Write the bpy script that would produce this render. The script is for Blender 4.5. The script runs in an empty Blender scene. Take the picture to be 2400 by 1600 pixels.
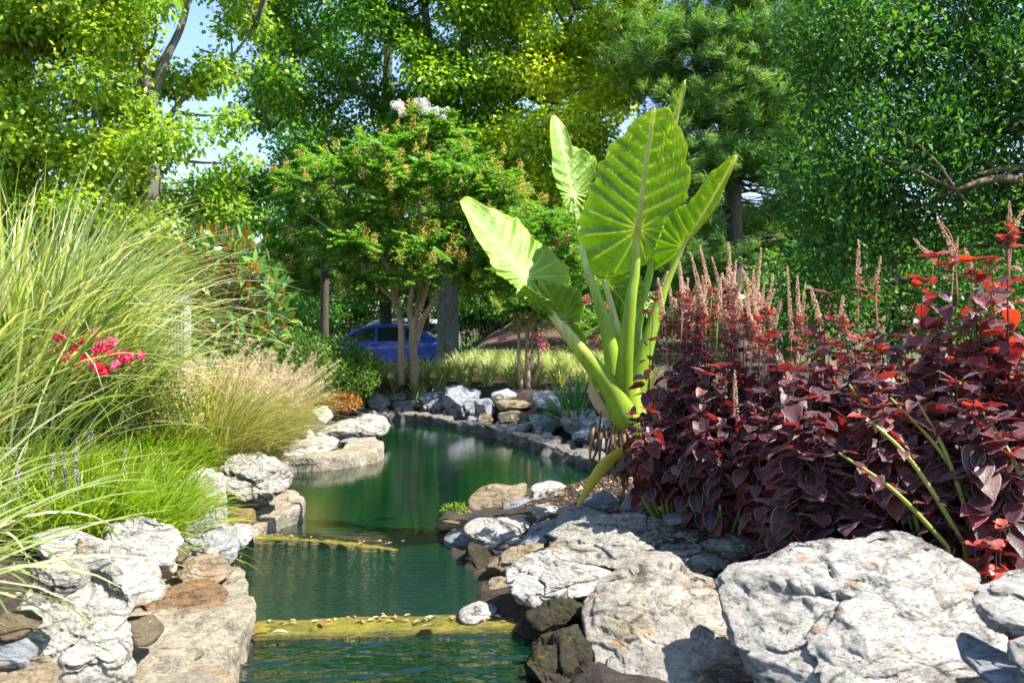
import bpy, math, random
import numpy as np
from mathutils import noise, Vector
R = math.radians
# ------------------------------------------------------------------ camera, sky, sun, exposure
H, F, YH = 1.3, 2333.0, 740.0          # eye height, focal length and horizon row in photo pixels (2400 wide)
sc = bpy.context.scene
C = bpy.data.collections.new("garden"); sc.collection.children.link(C)
cam = bpy.data.objects.new("camera", bpy.data.cameras.new("camera")); C.objects.link(cam)
cam.location = (0, 0, H); cam.rotation_euler = (R(90), 0, 0)
cam.data.sensor_width = 36; cam.data.lens = 36*F/2400; cam.data.shift_y = -(800-YH)/2400
cam.data.clip_start = 0.05; cam.data.clip_end = 3000
cam.data.dof.use_dof = True; cam.data.dof.focus_distance = 5.6; cam.data.dof.aperture_fstop = 5.6
sc.camera = cam
SUN_EL, SUN_AZ = 54.0, -15.0            # elevation; azimuth measured from +X towards +Y
w = bpy.data.worlds.new("World"); sc.world = w; w.use_nodes = True
nt = w.node_tree; bg = nt.nodes["Background"]
sky = nt.nodes.new("ShaderNodeTexSky"); sky.sky_type = 'NISHITA'; sky.sun_disc = False
sky.sun_elevation = R(SUN_EL); sky.sun_rotation = R(90-SUN_AZ); sky.altitude = 100
sky.air_density = 1.0; sky.dust_density = 0.3; sky.ozone_density = 2.0
nt.links.new(sky.outputs[0], bg.inputs[0]); bg.inputs[1].default_value = 0.115
sun = bpy.data.objects.new("sun", bpy.data.lights.new("sun", 'SUN')); C.objects.link(sun)
sun.data.energy = 5.0; sun.data.angle = R(0.5); sun.data.color = (1.0, 0.95, 0.86)
sd = Vector((math.cos(R(SUN_EL))*math.cos(R(SUN_AZ)), math.cos(R(SUN_EL))*math.sin(R(SUN_AZ)), math.sin(R(SUN_EL))))
sun.rotation_euler = sd.to_track_quat('Z', 'Y').to_euler()
sun.location = (20, 5, 25)
sc.view_settings.view_transform = 'Standard'; sc.view_settings.look = 'None'
sc.view_settings.exposure = 1.36; sc.view_settings.gamma = 1.0
sc.cycles.max_bounces = 8; sc.cycles.transparent_max_bounces = 8; sc.cycles.caustics_reflective = False
sc.cycles.caustics_refractive = False; sc.cycles.sample_clamp_indirect = 6
try: sc.cycles.use_denoising = True
except Exception: pass

# ------------------------------------------------------------------ helpers
def P(px, py, Y):                      # photo pixel at depth Y -> point
    return np.array([(px-1200)/F*Y, Y, H-(py-YH)/F*Y])
def G(px, py, z=0.0):                  # photo pixel on the plane at height z
    Y = (H-z)*F/(py-YH); return np.array([(px-1200)/F*Y, Y, z])
def tag(o, label=None, cat=None, group=None, kind=None):
    for k, v in (('label', label), ('category', cat), ('group', group), ('kind', kind)):
        if v: o[k] = v
    return o
def empty(name, loc=(0, 0, 0), label=None, cat=None, group=None):
    o = bpy.data.objects.new(name, None); C.objects.link(o); o.location = tuple(float(v) for v in loc)
    o.empty_display_size = 0.1
    return tag(o, label, cat, group)

class MB:
    """collects vertex / face arrays with a per-vertex tint, builds ONE mesh object"""
    def __init__(s): s.V = []; s.F = {}; s.T = []; s.U = []; s.n = 0
    def add(s, V, Fc, tint=0.5, u=0.0):
        V = np.asarray(V, float).reshape(-1, 3); Fc = np.asarray(Fc, int)
        s.V.append(V); s.T.append(np.broadcast_to(np.asarray(tint, float), (len(V),)))
        s.U.append(np.broadcast_to(np.asarray(u, float), (len(V),)))
        s.F.setdefault(Fc.shape[1], []).append(Fc+s.n); s.n += len(V); return s
    def build(s, name, mat, parent=None, smooth=True, label=None, cat=None, group=None, kind=None):
        V = np.concatenate(s.V); org = np.zeros(3)
        if parent is not None: org = np.array(parent.matrix_world.translation) if False else np.array(gloc(parent))
        else: org = np.array([(V[:, 0].min()+V[:, 0].max())/2, (V[:, 1].min()+V[:, 1].max())/2, V[:, 2].min()])
        me = bpy.data.meshes.new(name)
        me.vertices.add(len(V)); me.vertices.foreach_set('co', (V-org).astype(np.float32).ravel())
        li, ls, lt = [], [], []; k = 0
        for m, fl in s.F.items():
            f = np.concatenate(fl); li.append(f.ravel()); ls.append(k+np.arange(len(f))*m); lt.append(np.full(len(f), m)); k += f.size
        li = np.concatenate(li); ls = np.concatenate(ls)
        me.loops.add(len(li)); me.loops.foreach_set('vertex_index', li.astype(np.int32))
        me.polygons.add(len(ls)); me.polygons.foreach_set('loop_start', ls.astype(np.int32))
        me.polygons.foreach_set('use_smooth', np.full(len(ls), smooth))
        a = me.attributes.new('tint', 'FLOAT', 'POINT'); a.data.foreach_set('value', np.concatenate(s.T).astype(np.float32))
        a = me.attributes.new('uu', 'FLOAT', 'POINT'); a.data.foreach_set('value', np.concatenate(s.U).astype(np.float32))
        me.update(calc_edges=True); me.materials.append(mat)
        o = bpy.data.objects.new(name, me); C.objects.link(o)
        if parent is not None: o.parent = parent
        else: o.location = tuple(float(v) for v in org)
        return tag(o, label, cat, group, kind)
def gloc(o):
    l = Vector(o.location)
    while o.parent: o = o.parent; l = l+o.location
    return l

def unit(a): return a/np.maximum(np.linalg.norm(a, axis=-1, keepdims=True), 1e-9)
def cards(mb, Pc, D, N, L, W, tint, fold=0.0, shape=4):
    """leaf cards: base at Pc, long axis D, normal N"""
    n = len(Pc); D = unit(D); S = unit(np.cross(D, N)); N = np.cross(S, D)
    L = np.broadcast_to(L, (n,))[:, None]; W = np.broadcast_to(W, (n,))[:, None]; tint = np.broadcast_to(tint, (n,))
    b = np.arange(n)
    if shape == 4:
        V = np.stack([Pc, Pc+D*L*.45+S*W*.5, Pc+D*L, Pc+D*L*.45-S*W*.5], 1)
        mb.add(V.reshape(-1, 3), b[:, None]*4+np.array([[0, 1, 2, 3]]), np.repeat(tint, 4))
    else:
        up = N*W*fold
        V = np.stack([Pc, Pc+D*L*.3+S*W*.46+up, Pc+D*L*.68+S*W*.40+up, Pc+D*L-up*.6, Pc+D*L*.68-S*W*.40+up, Pc+D*L*.3-S*W*.46+up, Pc+D*L*.5], 1)
        f = np.array([[0, 1, 2, 6], [6, 2, 3, 4], [0, 6, 4, 5]])
        V = V.reshape(-1, 3); Fc = (b[:, None, None]*7+f[None]).reshape(-1, 4)
        u = np.tile([0, 1, 1, 1, 1, 1, 0], n)
        mb.add(V, Fc, np.repeat(tint, 7), u)
def blades(mb, base, az, th0, droop, L, W, tint, segs=8, twist=0.3, rng=None, pw=1.4):
    n = len(base); t = np.linspace(0, 1, segs+1)
    th = th0[:, None]+droop[:, None]*t[None]**pw
    d = np.stack([np.sin(th)*np.cos(az)[:, None], np.sin(th)*np.sin(az)[:, None], np.cos(th)], -1)
    st = d[:, :-1]*(L/segs)[:, None, None]
    p = np.concatenate([np.zeros((n, 1, 3)), np.cumsum(st, 1)], 1)+base[:, None]
    side = np.stack([-np.sin(az), np.cos(az), 0*az], -1)[:, None]
    nn = np.cross(d, side); tw = rng.normal(0, twist, n)[:, None, None]*(0.3+t[None, :, None])
    sv = side*np.cos(tw)+nn*np.sin(tw)
    wd = (W[:, None]*np.minimum(1, 3.0*(1-t)[None])*(0.55+0.45*np.minimum(1, t*5)[None]))[..., None]*.5
    wd = np.maximum(wd, 0.0004)
    V = np.stack([p+sv*wd, p-sv*wd], 2).reshape(n, -1, 3)
    m = 2*(segs+1); k = np.arange(segs)*2
    f = np.stack([k, k+1, k+3, k+2], -1)
    Fc = (np.arange(n)[:, None, None]*m+f[None]).reshape(-1, 4)
    mb.add(V.reshape(-1, 3), Fc, np.repeat(tint, m), np.tile(np.tile([0., 1.], segs+1), n))
    return p
def smooth_path(pts, n):
    pts = np.asarray(pts, float); m = len(pts)
    if m < 3: return pts[0]+(pts[-1]-pts[0])*np.linspace(0, 1, n)[:, None]
    q = np.vstack([2*pts[0]-pts[1], pts, 2*pts[-1]-pts[-2]]); out = []
    for s in np.linspace(0, m-1-1e-6, n):
        i = int(s); f = s-i; p0, p1, p2, p3 = q[i:i+4]
        out.append(.5*((2*p1)+(-p0+p2)*f+(2*p0-5*p1+4*p2-p3)*f*f+(-p0+3*p1-3*p2+p3)*f**3))
    return np.array(out)
def tube(mb, pts, rad, sides=8, tint=.5, n=None, wob=0, seed=0, flat=None):
    pts = np.asarray(pts, float); rad = np.asarray(rad, float)
    if n:
        o = np.linspace(0, 1, len(pts)); pr = np.interp(np.linspace(0, 1, n), np.linspace(0, 1, len(rad)), rad); pts = smooth_path(pts, n); rad = pr
    elif len(rad) != len(pts): rad = np.interp(np.linspace(0, 1, len(pts)), np.linspace(0, 1, len(rad)), rad)
    T = unit(np.gradient(pts, axis=0)); ref = np.array([0.13, 1, 0.21]) if abs(T[:, 1]).mean() < .8 else np.array([1, 0, 0.2])
    A = unit(np.cross(T, ref)); B = np.cross(T, A)
    a = np.linspace(0, 2*np.pi, sides, endpoint=False); m = len(pts)
    rr = rad[:, None]*np.ones(sides)[None]
    if wob:
        rg = np.random.default_rng(seed); rr = rr*(1+wob*np.sin(a*3+rg.random()*6)[None]*np.sin(np.linspace(0, 9, m))[:, None]+rg.normal(0, wob*.4, rr.shape))
    fl = 1 if flat is None else flat
    V = pts[:, None]+A[:, None]*(np.cos(a)[None]*rr)[..., None]+B[:, None]*(np.sin(a)[None]*rr*fl)[..., None]
    i = np.arange(m-1)[:, None]*sides; j = np.arange(sides)[None]; j2 = (j+1) % sides
    Fc = np.stack([i+j, i+j2, i+sides+j2, i+sides+j], -1).reshape(-1, 4)
    V = V.reshape(-1, 3); b = len(V); V = np.vstack([V, pts[0], pts[-1]])
    mb.add(V, Fc, tint, 0)
    jj = np.arange(sides); k2 = (jj+1) % sides
    mb.F.setdefault(3, []).append(np.stack([k2, jj, np.full(sides, b)], -1)+mb.n-len(V))
    mb.F[3].append(np.stack([(m-1)*sides+jj, (m-1)*sides+k2, np.full(sides, b+1)], -1)+mb.n-len(V))
def boxm(mb, c, s, tint=.5):
    c = np.array(c, float); s = np.array(s, float)/2
    V = np.array([[x, y, z] for x in (-1, 1) for y in (-1, 1) for z in (-1, 1)])*s+c
    mb.add(V, [[0, 1, 3, 2], [4, 6, 7, 5], [0, 4, 5, 1], [2, 3, 7, 6], [0, 2, 6, 4], [1, 5, 7, 3]], tint)
def blob(mb, c, r, tint=.5, seg=6, rings=4):
    r = np.broadcast_to(np.asarray(r, float), (3,)); V = []
    for i in range(rings+1):
        ph = math.pi*i/rings-math.pi/2
        for j in range(seg): a = 2*math.pi*j/seg; V.append((math.cos(ph)*math.cos(a)*r[0], math.cos(ph)*math.sin(a)*r[1], math.sin(ph)*r[2]))
    Fc = [[i*seg+j, i*seg+(j+1) % seg, (i+1)*seg+(j+1) % seg, (i+1)*seg+j] for i in range(rings) for j in range(seg)]
    mb.add(np.array(V)+np.asarray(c), Fc, tint)
def inpoly(x, y, poly):
    p = np.asarray(poly, float); x = np.asarray(x, float); y = np.asarray(y, float); r = np.zeros(x.shape, bool); j = len(p)-1
    for i in range(len(p)):
        c = ((p[i, 1] > y) != (p[j, 1] > y)) & (x < (p[j, 0]-p[i, 0])*(y-p[i, 1])/(p[j, 1]-p[i, 1]+1e-12)+p[i, 0]); r ^= c; j = i
    return r
def dpoly(x, y, poly, closed=True):
    p = np.asarray(poly, float); best = np.full(x.shape, 1e9); n = len(p)
    for i in range(n if closed else n-1):
        a = p[i]; b = p[(i+1) % n]; d = b-a; t = np.clip(((x-a[0])*d[0]+(y-a[1])*d[1])/(d@d), 0, 1)
        best = np.minimum(best, np.hypot(x-a[0]-t*d[0], y-a[1]-t*d[1]))
    return best
def ss(a, b, x): t = np.clip((x-a)/(b-a), 0, 1); return t*t*(3-2*t)

# ------------------------------------------------------------------ materials
def newmat(name):
    m = bpy.data.materials.new(name); m.use_nodes = True; return m, m.node_tree, m.node_tree.nodes["Principled BSDF"]
def N(nt, typ, **kw):
    n = nt.nodes.new("ShaderNode"+typ)
    for k, v in kw.items():
        if hasattr(n, k): setattr(n, k, v)
    return n
def ramp(nt, fac, stops, interp='LINEAR'):
    r = nt.nodes.new("ShaderNodeValToRGB"); cr = r.color_ramp; cr.interpolation = interp
    while len(cr.elements) > 1: cr.elements.remove(cr.elements[0])
    cr.elements[0].position = stops[0][0]; cr.elements[0].color = (*stops[0][1], 1)
    for p, c in stops[1:]: e = cr.elements.new(p); e.color = (*c, 1)
    nt.links.new(fac, r.inputs[0]); return r.outputs[0]
def g3(v): return (v, v, v)
def noise_tex(nt, scale, detail=6, rough=.6, stretch=None, dist=0, obj=True):
    tc = N(nt, 'TexCoord'); n = N(nt, 'TexNoise'); n.inputs['Scale'].default_value = scale; n.inputs['Detail'].default_value = detail
    n.inputs['Roughness'].default_value = rough; n.inputs['Distortion'].default_value = dist
    src = tc.outputs['Object' if obj else 'Generated']
    if stretch:
        mp = N(nt, 'Mapping'); mp.inputs['Scale'].default_value = stretch[:3]
        if len(stretch) > 3: mp.inputs['Rotation'].default_value = stretch[3:]
        nt.links.new(src, mp.inputs[0]); src = mp.outputs[0]
    nt.links.new(src, n.inputs['Vector']); return n.outputs['Fac']
def mixc(nt, fac, a, b, mode='MIX'):
    m = nt.nodes.new("ShaderNodeMix"); m.data_type = 'RGBA'; m.blend_type = mode
    for s, v in ((0, fac), (6, a), (7, b)):
        if isinstance(v, (int, float)): m.inputs[s].default_value = v
        elif isinstance(v, tuple): m.inputs[s].default_value = (*v, 1)
        else: nt.links.new(v, m.inputs[s])
    return m.outputs[2]
def math_(nt, op, a, b=None, c=None):
    m = nt.nodes.new("ShaderNodeMath"); m.operation = op
    for i, v in enumerate((a, b, c)):
        if v is None: continue
        if isinstance(v, (int, float)): m.inputs[i].default_value = v
        else: nt.links.new(v, m.inputs[i])
    return m.outputs[0]
def bump(nt, h, strength, dist, prev=None):
    b = N(nt, 'Bump'); b.inputs['Strength'].default_value = strength; b.inputs['Distance'].default_value = dist
    nt.links.new(h, b.inputs['Height'])
    if prev is not None: nt.links.new(prev, b.inputs['Normal'])
    return b.outputs[0]
def leafmat(name, stops, trans=0.4, tcol=(1.5, 1.6, .35), rough=.42, spec=.45, var=None, back=None, tfix=None, streak=False):
    """leaf: coloured by leaf-to-leaf tint, painted crown light and shade included, partly translucent"""
    m, nt, b = newmat(name); at = N(nt, 'Attribute'); at.attribute_name = 'tint'
    col = ramp(nt, at.outputs['Fac'], stops)
    if streak:
        s_ = noise_tex(nt, 30, 5, .65, stretch=(1, 1, .12)); col = mixc(nt, 1., col, ramp(nt, s_, [(.3, g3(.72)), (.7, g3(1.2))]), 'MULTIPLY')
        col = mixc(nt, ramp(nt, noise_tex(nt, 45, 3, .5), [(.69, g3(0)), (.72, g3(.6))]), col, (.30, .22, .06)); nt.links.new(bump(nt, s_, .4, .006), b.inputs['Normal'])
    if back:
        ge = N(nt, 'NewGeometry'); col = mixc(nt, ge.outputs['Backfacing'], col, back)
    nt.links.new(col, b.inputs['Base Color']); b.inputs['Roughness'].default_value = rough; b.inputs['Specular IOR Level'].default_value = spec
    tr = N(nt, 'BsdfTranslucent'); tc = mixc(nt, 1.0, col, tcol, 'MULTIPLY') if not tfix else mixc(nt, 1.0, tfix, tfix)
    nt.links.new(tc, tr.inputs[0]); mx = N(nt, 'MixShader'); mx.inputs[0].default_value = trans
    nt.links.new(b.outputs[0], mx.inputs[1]); nt.links.new(tr.outputs[0], mx.inputs[2])
    nt.links.new(mx.outputs[0], nt.nodes['Material Output'].inputs[0]); return m
def rockmat(name, pale, dark, stain=(.32, .2, .09), stain_amt=.62, scale=1.0, strata=(1, 1, 4), speck=.5, wet=False, moss=None, cracks=.95):
    m, nt, b = newmat(name)
    big = noise_tex(nt, 2.2*scale, 5, .6); fine = noise_tex(nt, 22*scale, 8, .72); pit = noise_tex(nt, 55*scale, 5, .7, stretch=strata)
    veins = noise_tex(nt, 7*scale, 9, .75, stretch=strata, dist=.8)
    c = ramp(nt, big, [(.3, tuple(.82*x for x in pale)), (.55, pale), (.75, tuple(min(1, 1.1*x) for x in pale))])
    st = ramp(nt, noise_tex(nt, 4.5*scale, 8, .7, dist=.5), [(stain_amt-.02, g3(0)), (stain_amt+.1, g3(.8))])
    c = mixc(nt, st, c, stain)
    cr = ramp(nt, veins, [(.36, g3(.95)), (.45, g3(.15)), (.52, g3(0))])
    c = mixc(nt, cr, c, dark)
    sp = ramp(nt, pit, [(.36, g3(.9)), (.44*speck/.5, g3(0))])
    c = mixc(nt, sp, c, tuple(.8*x for x in dark))
    pb = ramp(nt, noise_tex(nt, 3.2*scale, 5, .65, dist=.4), [(.5, g3(0)), (.62, g3(.55))]); pm = ramp(nt, noise_tex(nt, 34*scale, 6, .75), [(.46, g3(1)), (.56, g3(0))])
    c = mixc(nt, mixc(nt, 1., pb, pm, 'MULTIPLY'), c, tuple(1.2*x for x in dark))
    tcv = N(nt, 'TexCoord'); nv_ = N(nt, 'TexNoise'); nv_.inputs['Scale'].default_value = 3*scale; nv_.inputs['Detail'].default_value = 5; nt.links.new(tcv.outputs['Object'], nv_.inputs['Vector'])
    vm = N(nt, 'VectorMath', operation='MULTIPLY_ADD'); nt.links.new(nv_.outputs['Color'], vm.inputs[0]); vm.inputs[1].default_value = (.28/scale,)*3; nt.links.new(tcv.outputs['Object'], vm.inputs[2])
    mpv = N(nt, 'Mapping'); mpv.inputs['Scale'].default_value = (1, 1, 1.9); mpv.inputs['Rotation'].default_value = (.15, .35, 0); nt.links.new(vm.outputs[0], mpv.inputs[0])
    vo = N(nt, 'TexVoronoi', feature='DISTANCE_TO_EDGE'); vo.inputs['Scale'].default_value = 3.6*scale; nt.links.new(mpv.outputs[0], vo.inputs['Vector'])
    ck = ramp(nt, vo.outputs['Distance'], [(0, g3(1)), (.022, g3(.5)), (.05, g3(0))])
    ckm = mixc(nt, 1., ck, ramp(nt, noise_tex(nt, 2.5*scale, 4, .6), [(.42, g3(0)), (.6, g3(cracks))]), 'MULTIPLY'); c = mixc(nt, ckm, c, dark)
    fw = ramp(nt, fine, [(.35, g3(.72)), (.6, g3(1.05))]); c = mixc(nt, 1.0, c, fw, 'MULTIPLY')
    ora = ramp(nt, noise_tex(nt, 9*scale, 3, .5), [(.64, g3(0)), (.69, g3(.6))]); c = mixc(nt, ora, c, (.42, .2, .05))
    if moss:
        mo = ramp(nt, noise_tex(nt, 3*scale, 6, .6), [(moss[0], g3(0)), (moss[0]+.15, g3(.85))]); c = mixc(nt, mo, c, moss[1])
    nt.links.new(c, b.inputs['Base Color']); b.inputs['Roughness'].default_value = .35 if wet else .88
    b.inputs['Specular IOR Level'].default_value = .6 if wet else .25
    nb = bump(nt, math_(nt, 'SUBTRACT', 1.0, ckm), 1.0, .02/scale, bump(nt, veins, 1.0, .06/scale)); nb = bump(nt, fine, .6, .015/scale, nb); nb = bump(nt, pit, .5, .006/scale, nb)
    nt.links.new(nb, b.inputs['Normal']); return m
def plain(name, col, rough=.6, metal=0, spec=.5, var=.15, sc_=12, bmp=.1):
    m, nt, b = newmat(name); n = noise_tex(nt, sc_, 5, .6)
    c = ramp(nt, n, [(.3, tuple(x*(1-var) for x in col)), (.7, tuple(min(1, x*(1+var)) for x in col))])
    nt.links.new(c, b.inputs['Base Color']); b.inputs['Roughness'].default_value = rough; b.inputs['Metallic'].default_value = metal
    b.inputs['Specular IOR Level'].default_value = spec
    if bmp: nt.links.new(bump(nt, n, bmp, .01), b.inputs['Normal'])
    return m
def barkmat(name, a, b_, scale=6, stretch=(4, 4, .7), patch=None, strength=.8):
    m, nt, b = newmat(name); n = noise_tex(nt, scale, 8, .7, stretch=stretch)
    c = ramp(nt, n, [(.3, b_), (.5, a), (.72, tuple(min(1, x*1.35) for x in a))])
    if patch:
        p = ramp(nt, noise_tex(nt, 5, 4, .6), [(.5, g3(0)), (.62, g3(.7))]); c = mixc(nt, p, c, patch)
    nt.links.new(c, b.inputs['Base Color']); b.inputs['Roughness'].default_value = .9
    nt.links.new(bump(nt, n, strength, .03), b.inputs['Normal']); return m
LS = (.64, .62, .585)
M = dict(
    rock_white=rockmat('limestone_white', (.70, .655, .585), (.10, .09, .075)),
    rock_pitted=rockmat('limestone_pitted', (.60, .555, .48), (.06, .055, .045), speck=.56, scale=1.2),
    rock_beige=rockmat('limestone_beige', (.60, .54, .455), (.13, .11, .085), speck=.46, stain=(.34, .26, .15), stain_amt=.52, strata=(1, 1, 2)),
    rock_grey=rockmat('limestone_grey', (.50, .49, .47), (.07, .075, .085), stain_amt=.7),
    rock_blue=rockmat('stone_bluegrey', (.47, .49, .53), (.07, .085, .11), stain_amt=.74, strata=(1, 4, 4)),
    rock_tan=rockmat('sandstone_tan', (.50, .40, .27), (.11, .075, .04), stain=(.42, .22, .08), stain_amt=.5, strata=(1, 1, 7)),
    rock_brown=rockmat('sandstone_brown', (.34, .22, .12), (.06, .04, .025), stain=(.48, .25, .08), stain_amt=.48, strata=(.7, .7, 8)),
    rock_cream=rockmat('stone_cream', (.68, .60, .45), (.22, .16, .09), stain=(.5, .38, .2), stain_amt=.6, strata=(1, 1, 6), speck=.4),
    rock_mossy_shaded=rockmat('stone_mossy_shaded', (.085, .07, .045), (.015, .014, .01), stain=(.06, .06, .02), stain_amt=.45, moss=(.52, (.04, .045, .01))),  # mossy stone, darkened further to paint in shade under the boulders
    rock_wet=rockmat('stone_dark_wet', (.10, .11, .115), (.015, .015, .015), wet=True),
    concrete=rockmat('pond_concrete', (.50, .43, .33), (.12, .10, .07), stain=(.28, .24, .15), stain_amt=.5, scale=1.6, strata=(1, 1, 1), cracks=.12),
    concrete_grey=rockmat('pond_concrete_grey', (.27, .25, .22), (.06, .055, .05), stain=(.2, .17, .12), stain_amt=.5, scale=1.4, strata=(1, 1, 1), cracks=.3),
    algae=rockmat('weir_algae', (.24, .22, .02), (.06, .07, .01), stain=(.42, .30, .03), stain_amt=.5, scale=2, wet=True, cracks=0.0),
    bark_big=barkmat('bark_big', (.17, .14, .115), (.05, .04, .033), patch=(.13, .24, .21)),
    bark_dark=barkmat('bark_dark', (.10, .08, .06), (.03, .024, .02)),
    bark_smooth=barkmat('bark_smooth', (.36, .25, .16), (.19, .12, .07), scale=5, stretch=(3, 3, .5), strength=.25),
    twig=barkmat('twig', (.16, .11, .06), (.06, .04, .02)),
)
GL = lambda *s: [(i/(len(s)-1), c) for i, c in enumerate(s)]
M.update(
    maple=leafmat('leaf_maple', GL((.08, .19, .02), (.19, .36, .03), (.38, .52, .05), (.58, .62, .08)), trans=.5, tcol=(1.5, 1.45, .6)),
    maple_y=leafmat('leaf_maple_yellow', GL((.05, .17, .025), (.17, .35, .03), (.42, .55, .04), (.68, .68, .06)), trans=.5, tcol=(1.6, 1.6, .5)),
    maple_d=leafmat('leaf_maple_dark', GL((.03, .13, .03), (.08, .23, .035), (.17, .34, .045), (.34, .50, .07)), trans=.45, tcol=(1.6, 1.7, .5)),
    holly=leafmat('leaf_holly', GL((.03, .11, .03), (.06, .18, .035), (.12, .27, .05), (.26, .40, .10)), trans=.38, rough=.5, spec=.35),
    pine=leafmat('needle_pine', GL((.06, .16, .06), (.13, .27, .08), (.24, .38, .10), (.42, .50, .14)), trans=.35, rough=.5),
    myrtle=leafmat('leaf_myrtle', GL((.05, .15, .035), (.11, .26, .05), (.20, .36, .07), (.36, .48, .12)), trans=.42, rough=.42, spec=.45),
    myrtle_seed=leafmat('seed_tan', GL((.40, .28, .06), (.58, .42, .10), (.68, .50, .16)), trans=.3, rough=.7),
    bloom_white=leafmat('bloom_white', GL((.75, .70, .68), (.85, .82, .8)), trans=.3, tcol=(1, 1, 1), rough=.7),
    bloom_pink=leafmat('bloom_pink', GL((.55, .10, .16), (.70, .20, .24), (.6, .34, .25)), trans=.3, tcol=(1.2, 1, 1), rough=.7),
    bloom_red=leafmat('bloom_red', GL((.85, .01, .08), (.88, .03, .22), (.90, .25, .42)), trans=.3, tcol=(1.2, .8, .8), rough=.6),
    magnolia=leafmat('leaf_magnolia', GL((.04, .12, .025), (.09, .21, .035), (.18, .32, .05)), trans=.2, rough=.22, spec=.7, back=(.42, .17, .04)),
    shrub=leafmat('leaf_shrub', GL((.03, .10, .02), (.07, .17, .03), (.15, .26, .04), (.32, .36, .08)), trans=.35),
    bush_red=leafmat('leaf_flower_bush', GL((.06, .10, .02), (.12, .18, .03), (.22, .26, .05)), trans=.35),
    misc=leafmat('blade_miscanthus', GL((.07, .15, .03), (.17, .25, .06), (.33, .40, .13), (.55, .58, .32), (.66, .58, .36)), trans=.38, rough=.38, tcol=(1.4, 1.5, .5)),
    fountain=leafmat('blade_fountain', GL((.12, .17, .035), (.27, .28, .08), (.44, .38, .16), (.56, .45, .25)), trans=.35, rough=.5),
    plume=leafmat('plume_fountain', GL((.58, .44, .28), (.72, .57, .40), (.80, .68, .52)), trans=.4, rough=.8, tcol=(1.2, 1.1, .9)),
    liriope=leafmat('blade_liriope', GL((.10, .20, .02), (.20, .33, .03), (.34, .45, .05), (.54, .56, .14)), trans=.42, rough=.35, tcol=(1.3, 1.4, .4)),
    cover=leafmat('blade_cover', GL((.07, .14, .03), (.18, .24, .06), (.42, .44, .18), (.62, .60, .34)), trans=.35, rough=.4),
    yucca=leafmat('blade_yucca', GL((.03, .11, .03), (.06, .18, .04), (.14, .28, .07)), trans=.2, rough=.35),
    succulent=leafmat('leaf_succulent', GL((.12, .28, .03), (.42, .22, .05), (.62, .16, .08)), trans=.3, rough=.4),
    yellowbush=leafmat('leaf_yellow', GL((.42, .50, .02), (.72, .62, .015), (.85, .60, .01)), trans=.45, tcol=(1.1, 1.05, .5)),
    seed_pale=leafmat('spike_pale', GL((.66, .42, .34), (.78, .60, .46), (.84, .76, .58)), trans=.45, rough=.7, tcol=(1.2, 1, .8)),
    stem_green=leafmat('stem_green', GL((.14, .20, .03), (.30, .36, .06), (.40, .42, .10)), trans=.15, rough=.4),
    lavender=leafmat('bloom_lavender', GL((.35, .28, .38), (.5, .42, .5)), trans=.3, rough=.7),
    petiole=leafmat('petiole', GL((.20, .33, .02), (.30, .45, .03), (.44, .55, .07), (.68, .72, .28)), streak=True, trans=.22, rough=.35, tcol=(1.3, 1.3, .4)),
    dying=leafmat('petiole_yellow', GL((.42, .34, .03), (.62, .50, .06), (.55, .33, .10)), trans=.3, rough=.5),
    husk=leafmat('husk_brown', GL((.10, .045, .02), (.24, .12, .05), (.45, .28, .13)), trans=.25, rough=.8),
    husk_pale=leafmat('husk_pale', GL((.42, .18, .05), (.62, .45, .24), (.72, .60, .42)), trans=.3, rough=.7),
    chip=plain('mulch_chip', (.12, .075, .05), .95, var=.6, sc_=9, bmp=0),
    dead=leafmat('dead_leaf', GL((.20, .10, .04), (.42, .27, .13), (.60, .45, .28)), trans=.2, rough=.8),
    foam=plain('foam', (.75, .8, .8), .3, var=.05),
)
# ------------------------------------------------------------------ terrain, water, weirs
pond_px = [(300, 1900), (540, 1600), (600, 1475), (575, 1400), (535, 1340), (560, 1290), (600, 1262), (705, 1215), (700, 1180), (662, 1150), (640, 1112), (670, 1100),
           (800, 1088), (870, 1080), (885, 1050), (890, 1015), (850, 985), (905, 980), (1000, 988), (1150, 1015), (1260, 1048), (1400, 1092), (1500, 1130), (1400, 1150), (1240, 1160),
           (1095, 1190), (1020, 1235), (1040, 1290), (1080, 1330), (1120, 1400), (1130, 1440), (1250, 1490), (1320, 1550), (1370, 1600), (1600, 1900)]
POND = np.array([G(x, y)[:2] for x, y in pond_px])
def zg(x, y):
    """height of the ground"""
    x = np.asarray(x, float); y = np.asarray(y, float)
    d = dpoly(x, y, POND); ins = inpoly(x, y, POND)
    bank = .38+0*x
    bank = np.where((x < 0) & (y < 8), .30+.10*ss(1.6, 4, -x), bank)
    bank = np.where((x > -.6) & (y < 8.5), .38-.12*ss(8.5, 6.8, y), bank)
    bank = bank-np.where(x > 0, (.12*ss(4.7, 4.35, y)+.12*ss(4.3, 3.2, y)), .24*ss(3.9, 3.0, y)*ss(-2.6, -1.9, x))
    far = np.where(y > 15, .40-.77*ss(15, 25, y)*ss(-.7, -2.2, x)-.12*ss(17, 21, y)*ss(-1.6, .2, x), bank)
    hill = 1.6*ss(24, 42, y)*ss(-1.6, 1.5, x)+1.3*ss(38, 60, y)*(1-ss(-1.6, 1.5, x))
    z = np.where(y > 15, far+hill, bank)
    out = .05+(z-.05)*ss(np.where(y > 8.6, .42, .15), np.where(y > 8.6, .95, 1.05), d)
    z = np.where(ins, .02-.55*ss(0, .25, d), out)
    return z
xs = np.unique(np.concatenate([np.arange(-5, 5.01, .09), np.arange(-16, -5, .5), np.arange(5, 16.1, .5), [-600, -200, -80, -40, -25, 25, 40, 80, 200, 600]]))
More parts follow.
